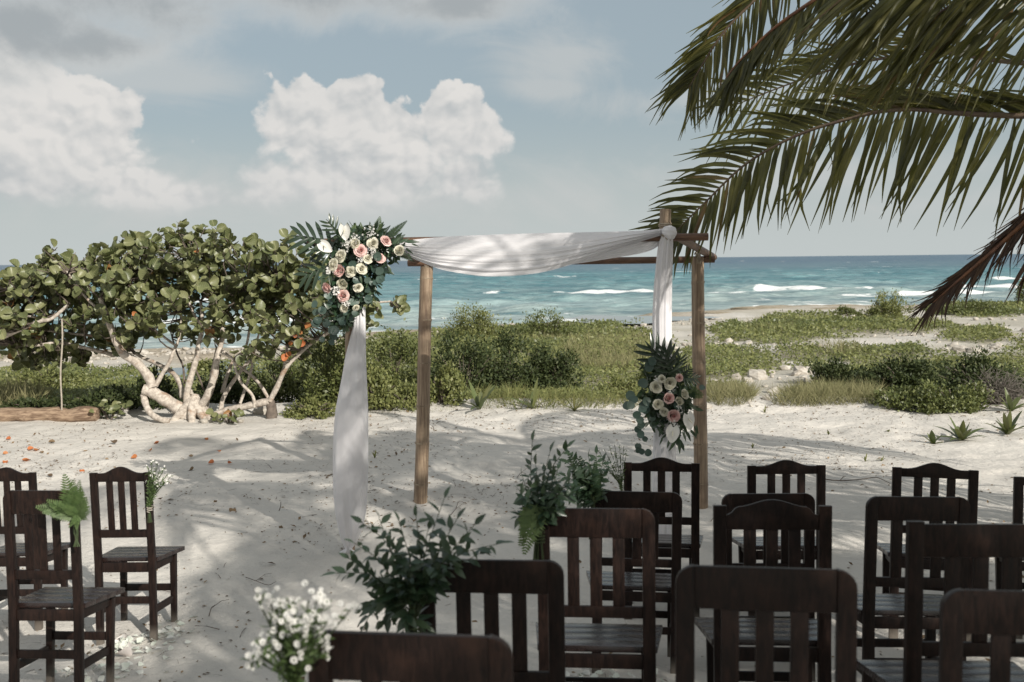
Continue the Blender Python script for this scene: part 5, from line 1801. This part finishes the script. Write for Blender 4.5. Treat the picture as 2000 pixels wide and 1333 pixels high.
mb = MB()
a, b = cpt(345, 640, -.5), PG(119, 822)
mb.tube([a.lerp(b, t_) + Vector((.01 * math.sin(t_ * 9), 0, 0)) for t_ in np.linspace(0, 1, 14)], .011, 6)
tag(mb.build('hanging_rope', M['rope']), 'pale rope hanging straight down from the sea grape to the driftwood log', 'rope')


# ================================================================== SCRUB
def shrub_mesh(name, mats, n, hx, hy, hz, leaf, seed, clumps=46, upright=0.3, tv=QUADLEAF_V, tf=QUADLEAF_F):
    rr = np.random.default_rng(seed)
    th = rr.uniform(0, 2 * np.pi, clumps); ph = np.arccos(rr.uniform(0.0, 1, clumps))
    dirs = np.stack([np.sin(ph) * np.cos(th), np.sin(ph) * np.sin(th), np.cos(ph)], 1)
    rad = rr.uniform(.45, 1.12, clumps)[:, None] * (1 + .22 * (rr.random(clumps)[:, None] - .5))
    cc = dirs * rad
    k = rr.integers(0, clumps, n)
    p = cc[k] + rr.normal(0, .13, (n, 3))
    p[:, 2] = np.abs(p[:, 2])
    p *= (hx, hy, hz)
    ax = dirs[k] * (1 - upright) + np.array([0, 0, 1.0]) * upright
    d = ax + rr.normal(0, .6, (n, 3))
    up = dirs[k] + rr.normal(0, .6, (n, 3)) + (0, -.2, .5)
    me = joined(name, tv, tf, dir_mats(d, up, rr.uniform(.65, 1.3, n) * leaf), p, mats)
    return me


def shrub(x_, y_, wpx, hpx, mat, n, leaf, label, up=.3, cat='shrub', name='shrub', deep=.8, seed=None):
    p = PG(x_, y_); s = p.y / F
    hx = wpx * s / 2; hz = hpx * s; hy = min(hx, max(hz, .4)) * deep
    t = thing(name, label, cat, tuple(p))
    sd_ = seed or int(x_ * 7 + y_)
    put('foliage', shrub_mesh('foliage', [M[mat]], n, hx, hy, hz, leaf, sd_, max(20, int(34 + hx * 26)), up), t)
    mb = MB(); r_ = random.Random(sd_)
    for k in range(7 + int(hx * 7)):
        a = r_.uniform(0, 6.28); q = r_.uniform(.2, .85)
        e = Vector((hx * q * math.cos(a), hy * q * math.sin(a), hz * r_.uniform(.5, .9)))
        mb.tube(spline([(e.x * .25, e.y * .25, -.12), e * .5 + Vector((0, 0, .03)), e], 5), [.014, .012, .010, .008, .005], 4, cap=False)
    mb.build('stem', M['bark_dark'], t)
    return t


SH = [(660, 790, 130, 135, 'scrub', 5200, .062, 'dense green bush behind the upper part of the hanging drape', .35),
      (770, 762, 120, 105, 'scrub', 4200, .062, 'green bush seen between the hanging drape and the left rear post', .3),
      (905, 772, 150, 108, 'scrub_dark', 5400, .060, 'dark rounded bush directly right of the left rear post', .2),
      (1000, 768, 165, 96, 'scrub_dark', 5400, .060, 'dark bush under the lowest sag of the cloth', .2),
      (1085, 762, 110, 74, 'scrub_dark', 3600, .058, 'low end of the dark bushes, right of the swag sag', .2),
      (735, 795, 90, 70, 'scrub_light', 2800, .055, 'upright light green shrub at the sand edge beside the hanging drape', .75),
      (870, 788, 85, 62, 'scrub_light', 2600, .052, 'light green shrub at the foot of the dark bush by the rear post', .75),
      (790, 800, 95, 44, 'scrub_light', 2400, .05, 'low yellow green shrub at the base of the left rear post', .6),
      (935, 668, 120, 62, 'scrub_light', 4400, .085, 'pale green rounded shrub against the sea, right of the left rear post', .3),
      (1068, 662, 116, 44, 'scrub', 3600, .085, 'flat topped shrub by the shore under the swag', .3),
      (1736, 622, 86, 44, 'scrub_light', 3600, .10, 'round bush standing alone on the shore at the right', .45),
      (2000, 598, 44, 58, 'scrub', 2400, .11, 'tall bush cut off by the right edge at the waterline', .5),
      (1900, 615, 150, 26, 'scrub', 3600, .09, 'low hedge of shore scrub below the drooping dead frond', .2),
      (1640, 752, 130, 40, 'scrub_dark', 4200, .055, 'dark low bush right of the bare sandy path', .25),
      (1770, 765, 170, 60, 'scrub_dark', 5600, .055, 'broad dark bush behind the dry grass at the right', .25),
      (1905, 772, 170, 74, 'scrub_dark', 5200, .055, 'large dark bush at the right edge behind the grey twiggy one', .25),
      (1860, 800, 150, 50, 'scrub', 4200, .048, 'low green bush at the sand edge behind the spider lilies', .35),
      (1760, 800, 110, 36, 'scrub', 3200, .048, 'low bush between the dry grass and the spider lilies', .3),
      (90, 768, 150, 56, 'scrub_light', 4800, .062, 'rounded light green bush behind the rope left of the sea grape', .3),
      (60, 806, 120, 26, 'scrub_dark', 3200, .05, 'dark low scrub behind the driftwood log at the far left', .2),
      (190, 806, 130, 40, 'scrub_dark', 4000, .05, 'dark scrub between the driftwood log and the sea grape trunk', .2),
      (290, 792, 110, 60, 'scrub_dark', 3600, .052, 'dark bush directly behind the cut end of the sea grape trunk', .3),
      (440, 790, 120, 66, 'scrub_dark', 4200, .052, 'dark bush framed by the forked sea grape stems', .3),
      (555, 785, 110, 76, 'scrub', 4200, .055, 'green bush behind the right limb of the sea grape', .35),
      (215, 822, 60, 34, 'grape', 120, .13, 'young sea grape seedling with round leaves beside the driftwood log end', .3),
      (448, 826, 60, 22, 'grape', 80, .13, 'round leaved seedling at the foot of the sea grape, on the sand', .2),
      (610, 812, 100, 30, 'scrub_light', 2600, .045, 'low yellow green shrub at the sand edge right of the dark stump', .4),
      (1300, 760, 120, 66, 'scrub', 3600, .055, 'shrub behind the lower right flower drop', .3),
      (1215, 778, 80, 40, 'scrub_light', 2400, .05, 'small pale shrub left of the lower flower drop', .5),
      (395, 735, 60, 26, 'scrub_light', 1800, .07, 'small shore shrub glimpsed left of the pool through the sea grape', .3),
      (1655, 618, 60, 16, 'scrub', 1600, .09, 'small flat shrub on the ledge left of the round shore bush', .3)]
for (x_, y_, w_, h_, mt, n_, lf, lb, up) in SH:
    if mt == 'grape':
        p = PG(x_, y_); s = p.y / F
        t = thing('seedling', lb, 'seedling', tuple(p))
        for k in range(18):
            o = put('leaf', LEAF['grape'], t)
            q = np.array((random.uniform(-.5, .5) * w_ * s, random.uniform(-.15, .15), random.uniform(.02, h_ * s)))
            o.matrix_basis = m4(dir_mats(np.array([[random.gauss(0, 1), random.gauss(0, 1), .3]]), np.array([[random.gauss(0, .5), -1, .8]]), [random.uniform(.07, .13)])[0], q)
        mb = MB()
        for k in range(6):
            mb.tube([(0, 0, -.05), (random.uniform(-.4, .4) * w_ * s, 0, h_ * s * .8)], .008, 4)
        mb.build('stem', M['bark_dark'], t)
        continue
    shrub(x_, y_, w_, h_, mt, n_, lf, lb, up)

# grey leafless bush
p = PG(1950, 790); t = thing('twiggy_bush', 'grey leafless twiggy bush in front of the dark scrub at the right edge', 'bush', tuple(p))
mb = MB(); r_ = random.Random(3)
for k in range(150):
    a = r_.uniform(0, 6.28); e = r_.uniform(.2, 1.3); L = r_.uniform(.4, .75)
    d = Vector((math.cos(a) * math.cos(e) * 1.0, math.sin(a) * math.cos(e) * .7, math.sin(e) * .75)) * L
    mb.tube([(d.x * .1, d.y * .1, 0), d * .5 + Vector((r_.uniform(-.05, .05), 0, .03)), d], [.006, .005, .003], 3, cap=False)
    for j in range(3):
        b0 = d * r_.uniform(.4, .9); mb.tube([b0, b0 + Vector((r_.gauss(0, .1), r_.gauss(0, .1), r_.uniform(0, .14)))], [.004, .002], 3, cap=False)
mb.build('twigs', M['grey_twig'], t)

# ground cover
def scatter_cover(n, ymin, ymax, seed, test):
    rr = np.random.default_rng(seed); X = []; Y = []; C = []
    while len(X) < n:
        y_ = np.exp(rr.uniform(math.log(ymin), math.log(ymax), 60000)); x_ = rr.uniform(-.62, .85, 60000) * y_
        c = cover(x_, y_)
        k = rr.random(60000) < test(x_, y_, c)
        X += list(x_[k]); Y += list(y_[k]); C += list(c[k])
    return np.array(X[:n]), np.array(Y[:n]), np.array(C[:n])


for (nm, mt, n_, sd_, th, lb) in [('ground_cover', 'scrub_light', 105000, 1, lambda x_, y_, c: c * np.clip((fbm(x_ * .3, y_ * .25, 51) - .36) * 5, 0.1, 1), 'light green creeping ground cover between the sand and the shore'),
                                  ('ground_cover', 'scrub', 105000, 2, lambda x_, y_, c: c * np.clip((.60 - fbm(x_ * .3, y_ * .25, 51)) * 5, 0.1, 1), 'darker green creeping ground cover between the sand and the shore')]:
    X, Y, C = scatter_cover(n_, 13.4, 66, sd_, th)
    hgt = (.05 + .26 * C * fbm(X * .9, Y * .7, 88, 3)) * np.clip(Y / 22, .55, 1.2)
    zz = ground(X, Y) + hgt * rng.random(len(X)) ** .6
    sz_ = np.maximum(.045, .0034 * Y) * rng.uniform(.6, 1.3, len(X))
    nr = rng.normal(0, .6, (len(X), 3)) + (0, -.3, .8)
    o = put(nm, joined(nm, QUADLEAF_V, QUADLEAF_F, frame_mats(nr, rng.uniform(0, 6.28, len(X)), sz_), np.stack([X, Y, zz], 1), [M[mt]]))
    tag(o, lb, 'ground cover', kind='stuff')


def blades(name, mat, X, Y, L, w, label, lean=.45, z0=0.0):
    n_ = len(X)
    d = np.stack([rng.normal(0, lean, n_), rng.normal(0, lean, n_), np.ones(n_)], 1)
    up = np.stack([rng.normal(0, 1, n_), rng.normal(-1, .5, n_), np.zeros(n_)], 1)
    tv = BLADE_V.copy(); tv[:, 1] *= w
    o = put(name, joined(name, tv, BLADE_F, dir_mats(d, up, L), np.stack([X, Y, ground(X, Y) + z0], 1), [M[mat]], False))
    return tag(o, label, 'grass', kind='stuff')


def in_ell(ells, n, seed):
    rr = np.random.default_rng(seed); X = []; Y = []
    while len(X) < n:
        y_ = np.exp(rr.uniform(math.log(13.3), math.log(50), 40000)); x_ = rr.uniform(-.6, .6, 40000) * y_
        a, b_ = project(np.stack([x_, y_, ground(x_, y_)], 1))
        k = (pix_ellipses(a, b_, ells) + .5 * (fbm(x_ * 1.2, y_ * 1.0, 7, 3) - .5) > 0) & (rr.random(40000) < 400 / y_ ** 2)
        X += list(x_[k]); Y += list(y_[k])
    return np.array(X[:n]), np.array(Y[:n])


X, Y = in_ell([(1625, 785, 115, 18), (1425, 780, 50, 14)], 7000, 1)
blades('dry_grass', 'dry_grass', X, Y, rng.uniform(.08, .34, len(X)), .3, 'tawny dry grass at the sand edge right of the rear bamboo post', .8)
X, Y = in_ell([(1055, 668, 60, 10), (1190, 690, 90, 40), (30, 790, 60, 14), (1500, 640, 60, 16), (1640, 690, 40, 10)], 6000, 2)
blades('dry_grass', 'dry_grass', X, Y, rng.uniform(.2, .45, len(X)), .4, 'thin dry grass in the field behind the dark bushes')
X, Y = in_ell([(1050, 790, 220, 14), (1240, 780, 60, 20), (760, 800, 90, 12), (640, 812, 80, 8), (860, 795, 60, 12)], 5000, 3)
blades('low_grass', 'grass', X, Y, rng.uniform(.05, .30, len(X)) * np.clip(fbm(X * 1.5, Y * 1.5, 66, 3) * 2.2 - .4, .15, 1.2), .4, 'short green grass along the sand edge under the arch', .6)


# ================================================================== PALMS
def leaflet_arrays(base, d, L, w, wd, droop, fold=.5, nseg=5, twist=0.0):
    rows = []
    bend = Vector((random.gauss(0, .10), random.gauss(0, .10), random.gauss(-.06, .08))) * L
    for i in range(nseg + 1):
        s = i / nseg
        c = base + d * (L * s) + Vector((0, 0, -droop * L * s * s)) + bend * (s ** 3)
        ww = w * (0.35 + 1.0 * min(1, s * 5) * .65) * (1 - s ** 2.6) + .0012
        nrm = d.cross(wd).normalized()
        rows.append([c + wd * ww + nrm * (fold * ww), c, c - wd * ww + nrm * (fold * ww)])
    return rows


def frond(pts, nl, Lf, dirA, dirB, droopA, droopB, w=.02, seed=0, t0=.12, jit=.10, skip=0.0):
    """yields leaflets as rows; dirA / dirB give (side vector, forward share) of each row of leaflets"""
    rr = random.Random(seed)
    N = 40
    cur = spline(pts, N)
    out = []
    for k in range(nl):
        t = t0 + (1 - t0) * (k + .5) / nl
        i = min(N - 2, int(t * (N - 1))); p = cur[i].lerp(cur[i + 1], t * (N - 1) - i)
        tg = (cur[min(i + 2, N - 1)] - cur[max(i - 1, 0)]).normalized()
        for (dr, dp) in ((dirA, droopA), (dirB, droopB)):
            if dr is None or rr.random() < skip:
                continue
            side, fw = dr
            fw2 = fw + .9 * max(0, t - .75)
            d = (Vector(side).normalized() * (1 - .25 * max(0, t - .75)) + tg * fw2 + Vector((rr.gauss(0, jit), rr.gauss(0, jit), rr.gauss(0, jit)))).normalized()
            wd = (tg - d * tg.dot(d)); wd = wd.normalized() if wd.length > .05 else d.orthogonal().normalized()
            wd = (wd + Vector((rr.gauss(0, .3), rr.gauss(0, .3), rr.gauss(0, .3)))).normalized()
            wd = (wd - d * wd.dot(d)).normalized()
            out.append(leaflet_arrays(p, d, Lf(t) * rr.uniform(.88, 1.1), w * rr.uniform(.8, 1.15), wd, dp * rr.uniform(.6, 1.4)))
    return cur, out


PC = Vector((3.75, 6.15, 3.15))
pz = gz(PC.x + .1, PC.y)
palm = thing('coconut_palm', 'coconut palm past the right edge with fronds hanging into the top right corner', 'palm tree', (0, 0, 0))
mb = MB(); mb.tube(spline([(PC.x + .35, PC.y + .2, pz - .2), (PC.x + .3, PC.y + .15, pz + 1.0), (PC.x + .12, PC.y + .05, PC.z - .6), PC], 30), [.20 - .003 * k + .008 * (k % 2) for k in range(30)], 14)
mb.build('trunk', M['palm_trunk'], palm)
mass = []; mass_dry = []; single = []


def add_frond(pix, nl, Lf, A_, B_, dA, dB, w, seed, mode, r0=.02, dry=False, t0=.1, skip=0.0, jit=.10):
    pts = [P(*q) if not isinstance(q, Vector) else q for q in pix]
    cur, lv = frond(pts, nl, Lf, A_, B_, dA, dB, w, seed, t0, jit, skip)
    mb = MB(); mb.tube(cur, [lerp(r0, .004, k / 39) for k in range(40)], 6)
    o = mb.build('frond', M['rachis_dry'] if dry else M['rachis'], palm)
    if mode == 'single':
        for rows in lv:
            m2 = MB(); m2.grid(rows); m2.build('leaflet', M['frond_dry'] if dry == 2 else M['frond'], o)
    else:
        (mass_dry if dry == 2 else mass).extend(lv)
    return o


bell = lambda L, tip=.45: (lambda t: L * (tip + (1 - tip) * math.sin(math.pi * min(1, max(0, (1 - t) * .95 + .05)) ** .8) ** .7))
# the long frond arching down to the arch
add_frond([(2190, 235, 6.2), (2070, 228, 6.3), (1960, 226, 6.45), (1864, 221, 6.6), (1792, 214, 6.75), (1720, 218, 6.9), (1648, 235, 7.05), (1576, 257, 7.2), (1509, 288, 7.35), (1446, 329, 7.5), (1384, 389, 7.65), (1340, 432, 7.75), (1318, 455, 7.8)],
          86, lambda t: .70 * (.38 + .62 * max(0, math.sin(math.pi * min(1, (1 - t) * .62 + .02))) ** .7), ((-.42, .25, .50), .62), ((-.06, -.05, -1), .32), .20, .04, .0175, 1, 'single', .022, t0=.03)
# upper left frond
add_frond([PC + Vector((0, 0, .1)), (1780, -190, 5.9), (1630, -130, 6.2), (1530, -60, 6.4), (1474, 0, 6.5), (1414, 62, 6.6), (1370, 130, 6.7), (1345, 172, 6.75)],
          50, bell(.40, .42), ((-.62, .1, .05), .85), ((.25, -.2, -.9), .55), .22, .06, .0105, 2, 'single', .02, t0=.35)
# frond with an orange stem hanging between
add_frond([PC + Vector((0, 0, .12)), (1850, -120, 5.6), (1700, -70, 5.7), (1576, 10, 5.8), (1509, 58, 5.9), (1446, 118, 6.0), (1418, 152, 6.05)],
          38, bell(.40, .5), ((-.2, .1, -.8), .9), ((.15, -.2, -1), .75), .05, .05, .011, 3, 'mass', .018, True, t0=.3)
# near fronds overhead with long leaflets raking down to the left
add_frond([PC + Vector((0, 0, .15)), (2040, -140, 5.0), (1950, -140, 4.9), (1880, -135, 4.9), (1810, -120, 5.0), (1740, -90, 5.1)],
          56, bell(.84, .6), ((-.62, .15, -.72), .30), None, .04, .08, .0130, 4, 'mass', .022, t0=.12)
add_frond([PC + Vector((0, 0, .1)), (2030, 20, 5.4), (1960, -40, 5.2), (1860, -50, 5.1), (1760, -20, 5.1), (1690, 30, 5.15)],
          48, bell(.72, .55), ((-.58, .1, -.80), .25), ((.2, .3, .8), .3), .03, .06, .0125, 5, 'mass', .022, t0=.05)
add_frond([PC + Vector((0, 0, .05)), (2070, 40, 5.7), (2000, -10, 5.6), (1930, -15, 5.5), (1860, 10, 5.5), (1800, 50, 5.5)],
          60, bell(.72, .55), ((-.50, .1, -.85), .25), ((.0, .4, .8), .25), .03, .05, .0135, 6, 'mass', .022, t0=.02)
# behind: fronds whose dark leaflets show between the others
add_frond([PC, (1960, 120, 6.8), (1850, 104, 7.2), (1740, 112, 7.5), (1640, 132, 7.8), (1540, 165, 8.1), (1430, 208, 8.4)],
          44, bell(.68, .45), ((-.4, .3, .55), .7), ((-.1, -.1, -1), .5), .25, .10, .015, 8, 'mass', .02, t0=.1)
# dead frond hanging at the right
add_frond([PC + Vector((0, 0, -.15)), (2075, 350, 6.0), (2010, 425, 6.0), (1940, 490, 6.05), (1870, 550, 6.1), (1822, 592, 6.15)],
          70, lambda t: .34 * (1.05 - .45 * t), ((-.2, .2, .1), 3.2), ((.1, -.3, -.55), 2.8), .08, .10, .006, 11, 'mass', .026, 2, t0=.16, jit=.10)
add_frond([PC + Vector((.1, 0, -.15)), (2090, 380, 5.8), (2055, 440, 5.8), (2035, 480, 5.8)], 26, lambda t: .30, ((-.3, .2, -.5), 1.0), ((.1, -.3, -.7), 1.0), .2, .1, .012, 12, 'mass', .024, 2, t0=.2, jit=.16)
# the rest of its crown, turned away from the view
def free_frond(az_, el0, L, seed, bend=.9):
    pts = []; p = Vector((0, 0, 0)); e = el0
    for k in range(9):
        pts.append(p.copy())
        d = Vector((math.cos(az_) * math.cos(e), math.sin(az_) * math.cos(e), math.sin(e)))
        p = p + d * (L / 8); e -= bend / 8 * (1 + .25 * k)
    side = Vector((-math.sin(az_), math.cos(az_), -.35))
    cur, lv = frond(pts, 46, bell(.80, .4), (side, .55), (Vector((math.sin(az_), -math.cos(az_), -.35)), .55), .32, .32, .022, seed, .12)
    return cur, lv


for k, (a_, e_) in enumerate([(10, 30), (-25, 45), (-55, 25), (-75, 50), (20, 55), (-40, 5), (-10, 0), (25, 15)]):
    cur, lv = free_frond(R(a_), R(e_), 3.2, 40 + k)
    mb = MB(); mb.tube([PC + q for q in cur], [lerp(.024, .004, j / 39) for j in range(40)], 6); mb.build('frond', M['rachis'], palm)
    mass.extend([[[PC + q for q in r] for r in rows] for rows in lv])
for lst, mt, nm in ((mass, 'frond', 'leaflets'), (mass_dry, 'frond_dry', 'dry_leaflets')):
    v = np.array([[tuple(q) for r in rows for q in r] for rows in lst]); k = v.shape[1]
    f0 = np.array([(i * 3 + j, i * 3 + j + 1, i * 3 + j + 4, i * 3 + j + 3) for i in range(5) for j in range(2)])
    f = (f0[None] + (np.arange(len(v)) * k)[:, None, None]).reshape(-1, 4)
    tag(put(nm, quick_mesh(nm, v.reshape(-1, 3), f, [M[mt]]), palm), kind='stuff')

PALMS = [(4.9, 0.4, 5.2, 13), (7.6, -2.6, 5.4, 9), (5.9, 1.6, 3.1, 9), (6.6, -5.2, 5.2, 14), (2.6, -6.6, 4.8, 16), (-2.0, -6.4, 4.6, 16), (-5.6, -4.6, 4.6, 14)]
# unseen palms dappling sand and chairs, the last ones added to block sky light
FR_ME = []
for k, (e_, b_) in enumerate([(55, 1.2), (35, 1.1), (10, .9), (-15, .7)]):
    cur, lv = free_frond(0.0, R(e_), 3.5, 60 + k, b_)
    mb = MB(); mb.tube(cur, [lerp(.026, .004, j / 39) for j in range(40)], 6)
    for rows in lv:
        mb.grid(rows, 1)
    FR_ME.append(mb.mesh('frond', [M['rachis'], M['frond']]))
for k, (x_, y_, z_, nf) in enumerate(PALMS):
    b0 = gz(x_, y_)
    t = thing('coconut_palm', ['palm standing to the right of the camera, shading the arch', 'palm standing behind the chairs at the right', 'palm standing far right beside the rows of chairs', 'palm standing behind the aisle', 'unseen palm added far back on the right to block sky light', 'unseen palm added at the back of the aisle to block sky light', 'unseen palm added behind and left of the camera to block sky light'][k % 7], 'palm tree', (x_, y_, b0), (0, 0, 0))
    mb = MB(); mb.tube(spline([(0.3, -.2, -.2), (.25, -.15, z_ * .4), (.05, 0, z_ * .8), (0, 0, z_)], 30), [.19 - .002 * j + .008 * (j % 2) for j in range(30)], 12)
    mb.build('trunk', M['palm_trunk'], t)
    for j in range(nf):
        o = put('frond', FR_ME[(j * 4) // nf], t, (0, 0, z_))
        o.rotation_euler = (0, 0, j * 2.4 + k)
        s = random.uniform(.85, 1.1); o.scale = (s, s, s)
